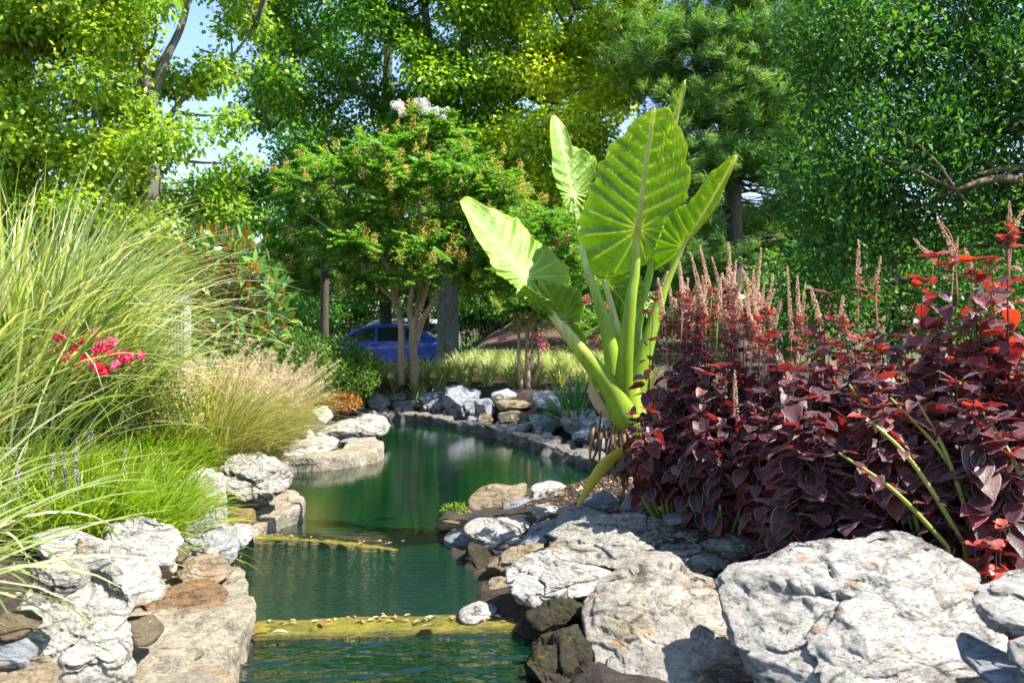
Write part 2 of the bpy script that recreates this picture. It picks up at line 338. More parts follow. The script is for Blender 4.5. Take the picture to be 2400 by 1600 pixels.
ys = np.unique(np.concatenate([np.arange(1, 15.01, .09), np.arange(15, 45, .5), [-50, -10, -2, 0, 55, 70, 100, 200, 500, 1500]]))
X, Y = np.meshgrid(xs, ys, indexing='xy'); Z = zg(X, Y)
nz = np.array([noise.fractal(Vector((a*3, b*3, 0)), 1, 2, 4) for a, b in zip(X.ravel(), Y.ravel())]).reshape(X.shape)
Z = Z+nz*.03*(np.abs(X) < 16)
nx, ny = len(xs), len(ys); i = (np.arange(ny-1)[:, None]*nx+np.arange(nx-1)[None]).ravel()
m, nt, b = newmat('ground_mulch')
n1 = noise_tex(nt, 14, 8, .75); n2 = noise_tex(nt, 60, 6, .7); n0 = noise_tex(nt, .5, 4, .6)
c = ramp(nt, n1, [(.3, (.018, .012, .009)), (.5, (.05, .034, .024)), (.66, (.12, .08, .055)), (.8, (.22, .15, .11))])
tc = N(nt, 'TexCoord'); sx = N(nt, 'SeparateXYZ'); ge = N(nt, 'NewGeometry'); nt.links.new(ge.outputs['Position'], sx.inputs[0])
farm = ramp(nt, math_(nt, 'MULTIPLY', math_(nt, 'SUBTRACT', sx.outputs[1], 21.0), .2), [(0, g3(0)), (.3, g3(1))])
lawn = ramp(nt, noise_tex(nt, 3, 8, .8), [(.35, (.03, .07, .012)), (.6, (.10, .16, .02)), (.75, (.2, .2, .05))])
mul = ramp(nt, math_(nt, 'MULTIPLY', math_(nt, 'SUBTRACT', math_(nt, 'ADD', sx.outputs[2], math_(nt, 'MULTIPLY', n0, .5)), .42), 2.2), [(0, g3(0)), (.5, g3(1))])
hillc = ramp(nt, noise_tex(nt, 6, 8, .8, stretch=(1, 1, 3)), [(.3, (.05, .028, .018)), (.6, (.16, .085, .05)), (.75, (.3, .2, .13))])
c = mixc(nt, farm, c, mixc(nt, mul, lawn, hillc))
nt.links.new(c, b.inputs['Base Color']); b.inputs['Roughness'].default_value = .95
nt.links.new(bump(nt, n2, .8, .02, bump(nt, n1, .8, .04)), b.inputs['Normal'])
MB().add(np.stack([X, Y, Z], -1), np.stack([i, i+1, i+nx+1, i+nx], -1)).build('ground', m, kind='structure')
def sheet(name, pts, z, mat, kind='structure'):
    pts = np.array(pts, float); V = np.column_stack([pts, np.full(len(pts), z) if np.isscalar(z) else z]); mb = MB(); mb.add(V, [list(range(len(V)))]); return mb.build(name, mat, kind=kind, smooth=False)
def water_mat(name, col, sc1, amt1, sc2, amt2, st=(1, 3.2, 1)):
    m, nt, b = newmat(name)
    n = ramp(nt, noise_tex(nt, .9, 3, .5), [(.35, tuple(.6*x for x in col)), (.65, col)])
    nt.links.new(n, b.inputs['Base Color']); b.inputs['Roughness'].default_value = .02; b.inputs['IOR'].default_value = 1.5
    b.inputs['Specular IOR Level'].default_value = 1.0; b.inputs['Coat Weight'].default_value = 0.0
    a = noise_tex(nt, sc1, 2, .5, stretch=st, dist=.6); d = noise_tex(nt, sc2, 2, .5, stretch=st, dist=.3)
    nt.links.new(bump(nt, d, 1, amt2, bump(nt, a, 1, amt1)), b.inputs['Normal']); return m
def two_zone():
    m, nt, b = newmat('pond_water'); n = ramp(nt, noise_tex(nt, .9, 3, .5), [(.35, (.0008, .013, .006)), (.65, (.002, .026, .010))])
    nt.links.new(n, b.inputs['Base Color']); b.inputs['Roughness'].default_value = .02; b.inputs['IOR'].default_value = 1.5; b.inputs['Specular IOR Level'].default_value = .8
    ge = N(nt, 'NewGeometry'); sx = N(nt, 'SeparateXYZ'); nt.links.new(ge.outputs['Position'], sx.inputs[0])
    k = ramp(nt, math_(nt, 'MULTIPLY', math_(nt, 'SUBTRACT', math_(nt, 'ADD', sx.outputs[1], math_(nt, 'MULTIPLY', sx.outputs[0], .35)), 4.6), .7), [(.25, g3(1)), (.75, g3(.045))])
    a = noise_tex(nt, 9, 2, .5, stretch=(1, 2.4, 1), dist=.6); d = noise_tex(nt, 30, 2, .5, stretch=(1, 3.2, 1), dist=.3)
    h = math_(nt, 'MULTIPLY', math_(nt, 'ADD', a, math_(nt, 'MULTIPLY', d, .35)), k)
    nt.links.new(bump(nt, h, 1, .018), b.inputs['Normal']); return m
sheet('water', [(-4, 4.12), (-1.0, 4.11), (-.5, 4.16), (0, 4.21), (.3, 4.25), (4, 4.25), (4, 16), (-4, 16)], .02, two_zone())
sheet('water', [(-3, .5), (3, .5), (3, 4.28), (.3, 4.28), (-2.4, 4.14)], -.002, water_mat('pond_water_front', (.001, .02, .01), 4, .045, 13, .008, (1, 1.8, 1)))
def sweep(name, path, wl, wr, ztop, mat, label, cat, depth=.45, amp=.03, seed=0, n=90, group=None, slope=0.0, zin=None, kind=None, rnd=.05):
    """a low wall with a rounded top, running along a plan path; wl / wr are the widths to its left and right"""
    p = smooth_path(np.column_stack([np.array(path, float), np.zeros(len(path))]), n)[:, :2]
    T = unit(np.gradient(p, axis=0)); Nn = np.column_stack([-T[:, 1], T[:, 0]]); ws = np.interp
    wl = np.interp(np.linspace(0, 1, n), np.linspace(0, 1, len(wl)), wl); wr = np.interp(np.linspace(0, 1, n), np.linspace(0, 1, len(wr)), wr)
    zt = np.interp(np.linspace(0, 1, n), np.linspace(0, 1, len(ztop)), ztop)
    cs = []                               # cross-section: offset fraction (-1 right .. 1 left), drop
    for k in range(9): cs.append((-1.0-.06*(1-k/8.)**2*0, -depth*(1-k/8.)-rnd if k < 8 else -rnd))
    for a in np.linspace(0, 90, 5)[1:]: cs.append((-1+rnd*3*(1-math.cos(R(a))), -rnd*(1-math.sin(R(a)))))
    for a in np.linspace(-.8, .8, 14): cs.append((a, 0))
    for a in np.linspace(90, 0, 5)[:-1]: cs.append((1-rnd*3*(1-math.cos(R(a))), -rnd*(1-math.sin(R(a)))))
    for k in range(9): cs.append((1.0, -rnd-depth*k/8.))
    V = []
    for q, nn, l, r_, z in zip(p, Nn, wl, wr, zt):
        for s, dz in cs:
            off = s*(l if s > 0 else r_); x, y = q+nn*off; zz = z+dz+slope*s
            nv = noise.fractal(Vector((x*4+seed, y*4, zz*4)), .9, 2, 5)*amp
            V.append((x+nn[0]*nv*np.sign(s), y+nn[1]*nv*np.sign(s), zz+nv*.6))
    m = len(cs); i = (np.arange(n-1)[:, None]*m+np.arange(m-1)[None]).ravel()
    Fc = np.stack([i, i+1, i+m+1, i+m], -1); mb = MB().add(np.array(V), Fc)
    mb.F[m] = [np.array([list(range(m)), list(range((n-1)*m, n*m))[::-1]])]
    return mb.build(name, mat, label=label, cat=cat, group=group, kind=kind)
g2 = lambda x, y, z=.1: G(x, y, z)[:2]
sweep('pond_rim', [g2(430, 1750), g2(440, 1600), g2(500, 1490), g2(530, 1430), g2(515, 1370), g2(500, 1330)], [.42, .42, .34, .25], [.10, .12, .10, .10], [.10, .11, .14, .14, .12], M['concrete'],
      'sandy tan concrete pond rim curving along the lower left bank', 'pond rim', amp=.05, seed=3, group='cast concrete pond rims')
sweep('pond_rim', [g2(560, 1240), g2(630, 1205), g2(672, 1185), g2(670, 1165), g2(640, 1150), g2(600, 1140)], [.10, .14, .14, .12, .1], [.10, .12, .10, .10], [.10, .13, .13, .12], M['concrete'],
      'short rounded concrete pond ledge under the big pitted white boulder', 'pond rim', amp=.035, seed=5, group='cast concrete pond rims')
sweep('pond_rim', [g2(560, 1090), g2(680, 1080), g2(780, 1072), g2(850, 1060), g2(868, 1045), g2(850, 1030)], [.2, .25, .25, .2], [.10, .12, .12, .12], [.11, .13, .13, .12], M['concrete'],
      'pale concrete pond ledge rounding a point below the long flat slab', 'pond rim', amp=.03, seed=8, group='cast concrete pond rims')
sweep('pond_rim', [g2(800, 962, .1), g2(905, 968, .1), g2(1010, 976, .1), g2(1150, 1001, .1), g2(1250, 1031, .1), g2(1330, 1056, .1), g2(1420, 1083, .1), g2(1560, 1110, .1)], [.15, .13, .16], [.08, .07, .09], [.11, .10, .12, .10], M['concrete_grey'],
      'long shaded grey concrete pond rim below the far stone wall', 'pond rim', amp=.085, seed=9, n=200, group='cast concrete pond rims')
sweep('weir', [(-1.45, 4.13), (-1.0, 4.12), (-.5, 4.17), (0, 4.22), (.3, 4.26)], [.04, .06, .05], [.11, .13, .09], [.025, .021, .026, .022, .025], M['algae'], 'algae-yellow weir across the pond, littered with fallen leaves, nearest the camera', 'weir', depth=.4, amp=.016, seed=1, rnd=.02)
sweep('weir', [(-1.7, 5.66), (-1.4, 5.63), (-1.1, 5.57), (-.85, 5.47), (-.62, 5.41)], [.04, .05, .03], [.04, .05, .03], [.045, .055, .05, .035], M['algae'], 'short mossy weir ending midway in the pond behind the nearer one', 'weir', depth=.4, amp=.025, seed=2, rnd=.02)
sheet('path', [(-.6, 20.3), (3, 20.3), (3, 22.1), (-.6, 22.1)], .335, plain('asphalt', (.055, .06, .07), .9, var=.3, sc_=30))
sheet('road', [(-40, 27.9), (-1.9, 27.9), (-1.9, 37), (-40, 37)], -.34, plain('asphalt_road', (.055, .057, .06), .9, var=.3, sc_=20))

# ------------------------------------------------------------------ rocks
GR = {'R': 'limestone rocks along the left bank', 'F': 'stones of the wall round the far end of the pond', 'B': 'rocks piled along the right bank'}
def rock(poly, Y, T, mat, label, grp, seed, rough=1.0, slope=.35, p=2.8, tex=None, cuts=9, drop=0.0, name='rock', res=1.0, strat=(1, 1, 5), rec=.0):
    q = np.array([P(x, y, Y)[[0, 2]] for x, y in poly]); rg = np.random.default_rng(seed+100)
    c = np.array([(q[:, 0].min()+q[:, 0].max())/2, (q[:, 1].min()+q[:, 1].max())/2])
    if not inpoly(np.array([c[0]]), np.array([c[1]]), q)[0]: c = q.mean(0)
    hx = (q[:, 0].max()-q[:, 0].min())/2; hz = (q[:, 1].max()-q[:, 1].min())/2; size = math.sqrt(hx*hz)
    ppm = F/Y*1024/2400; na = int(np.clip(2*np.pi*size*ppm/2.2*res, 40, 260)); nr = na//2
    ang = np.linspace(0, 2*np.pi, na, endpoint=False); rad = np.zeros(na)
    for k, a in enumerate(ang):
        d = np.array([math.cos(a), math.sin(a)]); best = 0
        for i in range(len(q)):
            A = q[i]-c; B = q[(i+1) % len(q)]-c; e = B-A; det = d[0]*e[1]-d[1]*e[0]
            if abs(det) < 1e-12: continue
            t = (A[0]*e[1]-A[1]*e[0])/det; s = (A[0]*d[1]-A[1]*d[0])/det
            if t > 0 and -1e-6 <= s <= 1+1e-6: best = max(best, t)
        rad[k] = best
    for _ in range(max(1, na//60)): rad = .25*np.roll(rad, 1)+.5*rad+.25*np.roll(rad, -1)
    T = T*size/ .5 if T > 0 else -T
    ph = np.linspace(-np.pi/2, np.pi/2, nr+1)
    f = np.abs(np.cos(ph))**(2/p); s = np.sign(ph)*np.abs(np.sin(ph))**(2/p)
    x = np.cos(ang)[None]*rad[None]*f[:, None]; z = np.sin(ang)[None]*rad[None]*f[:, None]; y = s[:, None]*T+0*x
    V = np.stack([x, y, z], -1).reshape(-1, 3); E = np.array([hx, T, hz])
    U = V/E
    for _ in range(cuts):
        nrm = rg.normal(0, 1, 3); nrm[1] = -abs(nrm[1])*1.2 if rg.random() < .8 else nrm[1]; nrm /= np.linalg.norm(nrm)
        dd = rg.uniform(.55, .84) if nrm[1] < -.45 else rg.uniform(.84, 1.02)
        over = U@nrm-dd; U = U-np.maximum(over, 0)[:, None]*nrm[None]*.97
    V = U*E
    V[:, 1] += slope*T*.6*(V[:, 2]/max(hz, 1e-6))
    recd = rec*2*hz*np.maximum(0, (V[:, 2]+hz)/(2*hz)-.38)*ss(1.3, .2, V[:, 1]/T+0*V[:, 1])
    amp = size*.085*rough; o = rg.random(3)*50; dirn = unit(V*np.array([1, 1, 1.3]))
    sc1 = 1.6/size; ti = rg.uniform(-.3, .3); disp = np.empty(len(V))
    for k, v in enumerate(V):
        vx, vy, vz = v[0]*sc1, v[1]*sc1, (v[2]+ti*v[0])*sc1
        a = noise.fractal(Vector((vx+o[0], vy+o[1], vz+o[2])), .9, 2.1, 4)
        st = 1-abs(noise.noise(Vector((vx*strat[0]*.8+o[1], vy*strat[1]*.8, vz*strat[2]*.62+a*.6)))*2)
        b_ = noise.fractal(Vector((vx*4+o[2], vy*4, vz*4*1.4)), .75, 2.1, 4)
        ds, pt = noise.voronoi(Vector((vx*strat[0]*.55+a*.25+o[0], vy*.55+o[1], vz*1.2+a*.25+o[2])))
        h_ = math.sin(pt[0][0]*127.1+pt[0][1]*311.7+pt[0][2]*74.7)*43758.5; h_ -= math.floor(h_)
        disp[k] = a*.35-st**4*.5+b_*.36+(h_-.5)*2.3-max(0, 1-(ds[1]-ds[0])*9)*.6
    V = V+dirn*(disp*amp)[:, None]
    V = V+np.array([c[0], Y+T*.35, c[1]]); k_ = 1+(recd+T*.35+slope*T*.6*((V[:, 2]-c[1])/max(hz, 1e-6)))/Y; V = np.column_stack([V[:, 0]*k_, V[:, 1]+recd, H+(V[:, 2]-H)*k_])
    i = np.arange(nr)[:, None]*na; j = np.arange(na)[None]; j2 = (j+1) % na
    Fc = np.stack([i+j, i+j2, i+na+j2, i+na+j], -1).reshape(-1, 4)
    return MB().add(V, Fc).build(name, M[mat], label=label, cat='rock' if size < .3 else 'boulder', group=GR[grp])
rocks = [
# left bank
([(60,1305),(126,1275),(214,1285),(268,1344),(300,1436),(280,1465),(290,1551),(275,1680),(85,1700),(70,1478),(58,1382)],3.0,.55,'rock_white','tall white pillar-like boulder at the lower left, shaded on its left half','R',1.2),
([(150,1279),(214,1268),(291,1293),(350,1333),(374,1410),(329,1405),(295,1445),(230,1400),(161,1349)],3.5,.6,'rock_white','smooth chalk-white boulder just right of the tall pillar-like one','R',.6),
([(215,1250),(268,1230),(306,1212),(344,1222),(398,1247),(417,1283),(398,1344),(366,1380),(329,1345),(268,1322),(220,1290)],4.0,.6,'rock_white','rounded white boulder with fine dark specks, above the chalk-white one on the left bank','R',.9),
([(60,1262),(140,1240),(215,1262),(228,1300),(140,1320),(60,1310)],3.4,.7,'rock_white','flat-topped white rock under the overhanging grass blades at the left','R',1),
([(126,1232),(165,1210),(230,1224),(262,1230),(268,1280),(200,1290),(130,1270)],4.4,.6,'rock_white','low white rock at the foot of the bright green grass','R',.9),
([(385,1240),(455,1222),(528,1228),(552,1260),(560,1300),(536,1325),(440,1325),(400,1290)],4.6,.7,'rock_grey','grey speckled boulder facing the water on the left bank','R',.8),
([(525,1230),(593,1234),(592,1264),(568,1290),(556,1312),(530,1300)],4.9,.6,'rock_white','white rock overhanging the water at the left end of the short weir','R',1),
([(526,1190),(596,1194),(598,1230),(530,1234)],5.3,.8,'rock_brown','brown striped block tucked under the big pitted white boulder','R',1),
([(520,1100),(540,1072),(597,1060),(650,1070),(683,1111),(678,1145),(630,1178),(596,1204),(540,1185),(512,1140)],5.9,.65,'rock_pitted','big pitted white boulder hanging over the short concrete ledge','R',1.3),
([(478,1055),(536,1059),(541,1090),(482,1096)],6.5,.8,'rock_white','small flat white rock behind the big pitted boulder','R',.9),
([(405,1130),(470,1099),(520,1105),(528,1184),(478,1195),(440,1180),(408,1165)],5.5,.6,'rock_white','cracked white boulder left of the big pitted one','R',1.3),
([(381,1166),(440,1160),(482,1180),(480,1206),(388,1206)],5.05,.9,'rock_cream','flat cream stone at the edge of the bright green grass','R',.6),
([(455,1192),(528,1184),(534,1232),(448,1236)],5.1,.6,'rock_white','broken white rock between the cream stone and the brown block','R',1.3),
([(402,1280),(444,1290),(430,1318),(402,1312)],4.35,.8,'rock_cream','fist-sized cream stone below the grey speckled boulder','R',.5),
([(398,1325),(459,1304),(536,1302),(542,1340),(505,1378),(410,1380)],4.3,.8,'rock_tan','tan layered ledge stone at the water on the left bank','R',.9),
([(296,1413),(344,1403),(417,1377),(478,1369),(524,1405),(528,1422),(467,1459),(363,1462),(300,1440)],3.9,.8,'rock_brown','rust-brown layered slab on the sandy concrete rim','R',1.1),
([(363,1452),(474,1450),(455,1490),(372,1494)],3.75,.8,'rock_grey','low grey stone supporting the rust-brown slab','R',1.2),
([(272,1456),(344,1449),(376,1484),(360,1508),(276,1520)],3.4,.9,'rock_cream','smooth cream slab lying on the concrete rim beside the tall pillar-like boulder','R',.45),
([(-30,1440),(50,1438),(96,1463),(57,1490),(-30,1496)],2.85,.8,'rock_cream','flat peach-coloured stone at the left edge of the picture','R',.6),
([(-30,1498),(40,1503),(76,1530),(70,1562),(-30,1570)],2.75,.8,'rock_blue','blue-grey stone under the flat peach one at the left edge','R',.6),
([(-40,1556),(84,1556),(122,1597),(115,1680),(-40,1680)],2.6,.8,'rock_tan','tan boulder cut by the lower left corner of the picture','R',.9),
([(60,1330),(120,1318),(190,1330),(205,1372),(150,1395),(66,1380)],2.92,.7,'rock_pitted','rough knob with orange lichen on top of the tall pillar-like boulder','R',1.2),
# point in the middle distance, left
([(530,1044),(585,1034),(691,1026),(781,1030),(795,1044),(789,1057),(738,1062),(649,1074),(600,1066),(545,1062)],8.9,1.3,'rock_white','long flat white slab on the concrete ledge of the point','R',1),
([(745,1008),(798,987),(861,973),(902,975),(914,998),(908,1015),(866,1032),(832,1038),(798,1034),(760,1028)],10.0,.9,'rock_pitted','big tilted grey-white slab overhanging the far water from the point','R',1.1),
([(697,977),(738,955),(764,952),(780,972),(774,992),(738,1000),(702,995)],10.9,.7,'rock_white','bright white boulder at the foot of the straw-coloured grass','R',.8),
([(648,1014),(668,988),(700,990),(720,1015),(706,1032),(660,1034)],9.7,.8,'rock_white','craggy white rock at the left of two small white pebbles','R',1.2),
([(711,1012),(724,1007),(735,1014),(733,1027),(713,1028)],9.5,.8,'rock_white','small round white pebble, left of a pair on the point','R',.3),
([(734,1018),(748,1012),(761,1018),(760,1030),(736,1031)],9.45,.8,'rock_white','small round white pebble, right of a pair on the point','R',.3),
([(626,1030),(645,1022),(664,1028),(662,1038),(630,1040)],9.2,.8,'rock_white','flat white pebble lying on the left end of the long white slab','R',.3),
([(790,1036),(823,1025),(846,1028),(846,1040),(806,1046)],9.4,.8,'rock_blue','small dark-grey stone wedged under the tilted slab of the point','R',.8),
([(500,1050),(560,1040),(575,1072),(505,1080)],8.2,.8,'rock_white','white rock half hidden under drooping grass tips left of the long slab','R',.9),
# far wall
([(826,937),(856,930),(858,962),(830,965)],12.9,.8,'rock_brown','small brown stone beside the red-tipped succulent','F',.8),
([(858,930),(881,920),(909,934),(916,952),(897,966),(866,958)],12.8,.7,'rock_grey','rounded beige-grey stone at the left end of the far wall','F',.6),
([(914,943),(982,935),(988,960),(914,966)],12.8,.9,'rock_grey','flat rectangular grey stone, second from the left end of the far wall','F',.7),
([(908,927),(944,920),(956,934),(916,945)],13.1,.8,'rock_grey','thin grey stone lying on the flat rectangular one','F',.7),
([(850,903),(916,901),(970,912),(967,926),(881,924)],13.5,.9,'rock_grey','long low grey slab behind the left end of the far wall','F',1),
([(984,924),(1038,917),(1054,945),(1052,968),(1038,974),(995,957)],12.3,.7,'rock_blue','bluish angular stone left of the highest stone of the far wall','F',1),
([(1036,910),(1073,902),(1119,915),(1128,928),(1111,949),(1112,984),(1056,974),(1043,956)],12.0,.7,'rock_blue','tallest bluish-white boulder in the middle of the far wall','F',1.1),
([(1110,936),(1147,930),(1162,956),(1156,988),(1119,986)],11.7,.7,'rock_blue','upright bluish stone right of the tallest one in the far wall','F',1),
([(1149,921),(1189,911),(1214,924),(1213,942),(1155,944)],12.0,.8,'rock_white','white capstone on the far wall in front of the small pink crape myrtle','F',.7),
([(1149,940),(1196,937),(1255,945),(1236,965),(1166,963)],11.6,.9,'rock_tan','flat tan stone under the white capstone of the far wall','F',.9),
([(1163,970),(1196,961),(1240,968),(1236,994),(1176,1002)],11.1,.8,'rock_tan','rounded tan stone on the bottom course of the far wall','F',.9),
([(1243,923),(1287,913),(1314,935),(1326,970),(1262,972)],11.0,.8,'rock_grey','grey boulder immediately left of the spiky yucca','F',.8),
([(1236,973),(1284,969),(1321,982),(1316,1009),(1257,1016)],10.4,.8,'rock_blue','layered blue-grey stone directly below the boulder left of the yucca','F',1),
([(1310,966),(1372,957),(1402,966),(1398,1000),(1345,1018),(1322,1010)],10.0,.8,'rock_grey','blocky pale grey stone right below the yucca','F',.9),
([(1338,1020),(1372,1001),(1412,1008),(1414,1044),(1345,1042)],9.5,.8,'rock_blue','dappled bluish stone left of the brown hanging leaf stalks','F',.9),
([(1220,993),(1243,989),(1246,1005),(1222,1007)],10.7,.8,'rock_blue','very small blue stone at the foot of the far wall','F',.5),
([(1390,975),(1445,970),(1455,1015),(1395,1015)],9.4,.8,'rock_grey','grey stone glimpsed behind the thick leaf stalks of the giant plant','F',.9),
([(1392,1030),(1440,1022),(1455,1060),(1398,1062)],8.9,.8,'rock_blue','bluish stone behind the brown husks of the giant plant','F',.9),
# right bank
([(1095,1172),(1122,1140),(1155,1133),(1202,1143),(1242,1128),(1240,1163),(1195,1186),(1140,1215),(1104,1205)],6.7,.5,'rock_tan','boat-shaped tan rock at the tip of the right bank','B',.6),
([(1171,1186),(1245,1163),(1254,1198),(1195,1218)],6.45,.7,'rock_blue','bluish wedge leaning on the right side of the boat-shaped rock','B',.7),
([(1250,1154),(1281,1156),(1285,1190),(1250,1192)],6.4,.7,'rock_grey','small square grey stone behind the bluish wedge','B',.6),
([(1272,1180),(1303,1153),(1339,1157),(1351,1180),(1330,1200),(1279,1202)],6.2,.8,'rock_blue','domed blue stone left of the tip of the yellow leaf stalk','B',.6),
([(1240,1140),(1290,1128),(1335,1138),(1330,1160),(1245,1165)],6.7,.8,'rock_white','low white stone at the water behind the domed blue one','B',.6),
([(1243,1190),(1267,1183),(1320,1188),(1318,1215),(1267,1224),(1245,1212)],5.95,.8,'rock_white','white angular stone in front of the domed blue one','B',.8),
([(1366,1175),(1415,1149),(1448,1166),(1456,1200),(1411,1208),(1366,1200)],5.6,.6,'rock_blue','blue-grey faceted stone right of the yellow stalk tip','B',.5),
([(1451,1190),(1476,1151),(1523,1167),(1540,1184),(1505,1206),(1460,1208)],5.3,.6,'rock_grey','pale grey chunk below the base of the giant plant','B',.5),
([(1285,1262),(1315,1187),(1361,1188),(1450,1212),(1440,1235),(1332,1262)],5.4,.7,'rock_grey','speckled grey wedge with an ochre patch above the long craggy boulder','B',.7),
([(1200,1292),(1250,1234),(1299,1217),(1306,1234),(1284,1266),(1231,1300)],5.35,.6,'rock_blue','sun-flecked bluish stone leaning left of the speckled wedge','B',.7),
([(1088,1236),(1122,1219),(1231,1214),(1252,1230),(1216,1265),(1192,1296),(1158,1308),(1128,1280),(1095,1256)],5.55,.6,'rock_white','white split slab above the dark wet stone','B',1.1),
([(1040,1250),(1086,1242),(1108,1263),(1084,1300),(1042,1300)],5.7,.7,'rock_blue','dark blue rounded stone at the waterline left of the white split slab','B',.6),
([(1018,1224),(1104,1219),(1095,1240),(1020,1240)],6.0,1.0,'rock_brown','thin brown ledge stone jutting over the water','B',.6),
([(1095,1216),(1130,1207),(1145,1218),(1105,1226)],6.1,.8,'rock_blue','tiny blue stone behind the white split slab','B',.5),
([(1068,1345),(1100,1275),(1165,1305),(1170,1360),(1130,1410),(1085,1390)],5.25,.7,'rock_mossy_shaded','dark mossy wet boulder dipping into the water','B',.8),
([(1130,1335),(1195,1292),(1278,1275),(1272,1305),(1210,1330),(1192,1362),(1140,1365)],4.95,.7,'rock_tan','tan sloping slab left of the white swirled boulder','B',.8),
([(1140,1362),(1186,1353),(1224,1396),(1200,1426),(1164,1416)],4.75,.7,'rock_tan','cracked tan block below the sloping tan slab','B',.9),
([(1115,1388),(1144,1365),(1172,1415),(1150,1440),(1120,1435)],4.8,.7,'rock_mossy_shaded','olive stone at the waterline beside the cracked tan block','B',.8),
([(1270,1275),(1325,1236),(1411,1216),(1556,1210),(1682,1240),(1800,1275),(1860,1300),(1800,1335),(1737,1365),(1600,1380),(1500,1370),(1420,1372),(1339,1360),(1281,1312)],4.7,.45,'rock_pitted','long craggy grey-white boulder with deep horizontal cracks','B',1.5),
([(1182,1340),(1223,1312),(1281,1293),(1320,1310),(1368,1335),(1436,1346),(1440,1395),(1397,1421),(1339,1434),(1260,1432),(1205,1395)],4.35,.6,'rock_white','white boulder with swirled cracks above the shaded waterside','B',1.1),
([(1362,1435),(1408,1367),(1513,1315),(1578,1311),(1643,1350),(1715,1370),(1790,1460),(1800,1700),(1400,1720),(1380,1526),(1362,1479)],3.5,.55,'rock_beige','huge smooth beige-white boulder beside the water at the bottom centre','B',.55),
([(1683,1423),(1739,1359),(1829,1350),(1911,1302),(2049,1299),(2154,1275),(2224,1303),(2288,1326),(2356,1379),(2350,1420),(2330,1500),(2330,1720),(1790,1720),(1714,1520),(1686,1446)],2.95,.6,'rock_white','largest bright white boulder with rusty flecks, lower right','B',.85),
([(2294,1423),(2345,1380),(2400,1353),(2520,1330),(2540,1500),(2367,1512),(2330,1480)],2.5,.6,'rock_white','white boulder cut by the right edge of the picture','B',.8),
([(2254,1505),(2275,1488),(2352,1530),(2460,1575),(2460,1650),(2320,1600),(2272,1565)],2.42,.6,'rock_blue','blue-white slab leaning at the lower right corner','B',.5),
([(2374,1512),(2440,1490),(2480,1540),(2470,1590),(2376,1562)],2.35,.6,'rock_white','small white rock between the leaning slab and the right edge','B',.5),
([(1700,1380),(1740,1348),(1775,1338),(1780,1362),(1725,1398)],3.55,.6,'rock_blue','sliver of blue stone between the two largest boulders','B',.5),
([(1215,1530),(1260,1500),(1320,1480),(1400,1470),(1420,1540),(1440,1760),(1350,1760),(1280,1640),(1235,1570)],3.55,.6,'rock_mossy_shaded','mossy stone face under the white swirled boulder, shade put into its dark colour','B',1.1),
([(1225,1440),(1300,1405),(1380,1400),(1385,1450),(1300,1490),(1240,1480)],4.0,.7,'rock_mossy_shaded','low olive-brown stone above the waterline left of the huge smooth boulder','B',1.1),
([(1072,1434),(1122,1413),(1170,1429),(1140,1458),(1079,1456)],4.38,.8,'rock_white','small white-topped slab at the right end of the nearer weir','B',.5),
([(1160,1440),(1223,1432),(1250,1458),(1169,1468)],4.4,.8,'rock_brown','low brown stone right of the small white-topped slab','B',.7),
([(1554,1209),(1585,1200),(1618,1213),(1612,1228),(1560,1230)],4.95,.8,'rock_blue','small blue stone in the mulch behind the long craggy boulder','B',.5),
([(1815,1293),(1850,1282),(1876,1296),(1850,1312),(1820,1310)],4.1,.8,'rock_cream','small cream stone in the mulch at the right tip of the long craggy boulder','B',.6),
([(1500,1385),(1600,1370),(1690,1380),(1640,1345),(1560,1335)],4.0,.8,'rock_mossy_shaded','dark stone in the gap behind the huge smooth boulder','B',1),
]
_rg = np.random.default_rng(4)
for i_ in range(20):
    x_ = 850+i_*29+_rg.normal(0, 6); y_ = float(np.interp(x_, [850, 1000, 1150, 1260, 1330, 1450], [962, 966, 990, 1018, 1045, 1075])); s_ = _rg.uniform(9, 20); Yr = float(np.interp(x_, [850, 1000, 1150, 1260, 1400], [12.8, 12.5, 11.4, 10.2, 9.2]))
    rocks.append(([(x_-s_, y_+3), (x_-s_*.7, y_-s_*.8), (x_+s_*.3, y_-s_), (x_+s_, y_-s_*.3), (x_+s_*.9, y_+6), (x_-s_*.2, y_+9)], Yr, .8, ['rock_grey', 'rock_blue', 'rock_tan', 'rock_white'][i_ % 4],
        {'rock_grey': 'small grey filler stone wedged along the foot of the far stone wall', 'rock_blue': 'small bluish filler stone wedged along the foot of the far stone wall', 'rock_tan': 'small tan filler stone wedged along the foot of the far stone wall', 'rock_white': 'small whitish filler stone wedged along the foot of the far stone wall'}[['rock_grey', 'rock_blue', 'rock_tan', 'rock_white'][i_ % 4]], 'F', .9))
for k, r in enumerate(rocks):
    poly, Yd, T, mt, lab, grp, rgh = r
    if grp == 'B' and Yd > 4.2: Yd -= .2
    if mt == 'rock_mossy_shaded' and Yd < 3.9: Yd += 0
    big = Yd < 5 and mt != 'rock_mossy_shaded' and max(p[0] for p in poly)-min(p[0] for p in poly) > 150
    rock(poly, Yd, T, mt, lab, grp, k, rough=rgh, slope=.45 if big else .3, cuts=14 if big else 9, res=1.15, rec=.95 if big else (.15 if mt == 'rock_mossy_shaded' else .5))
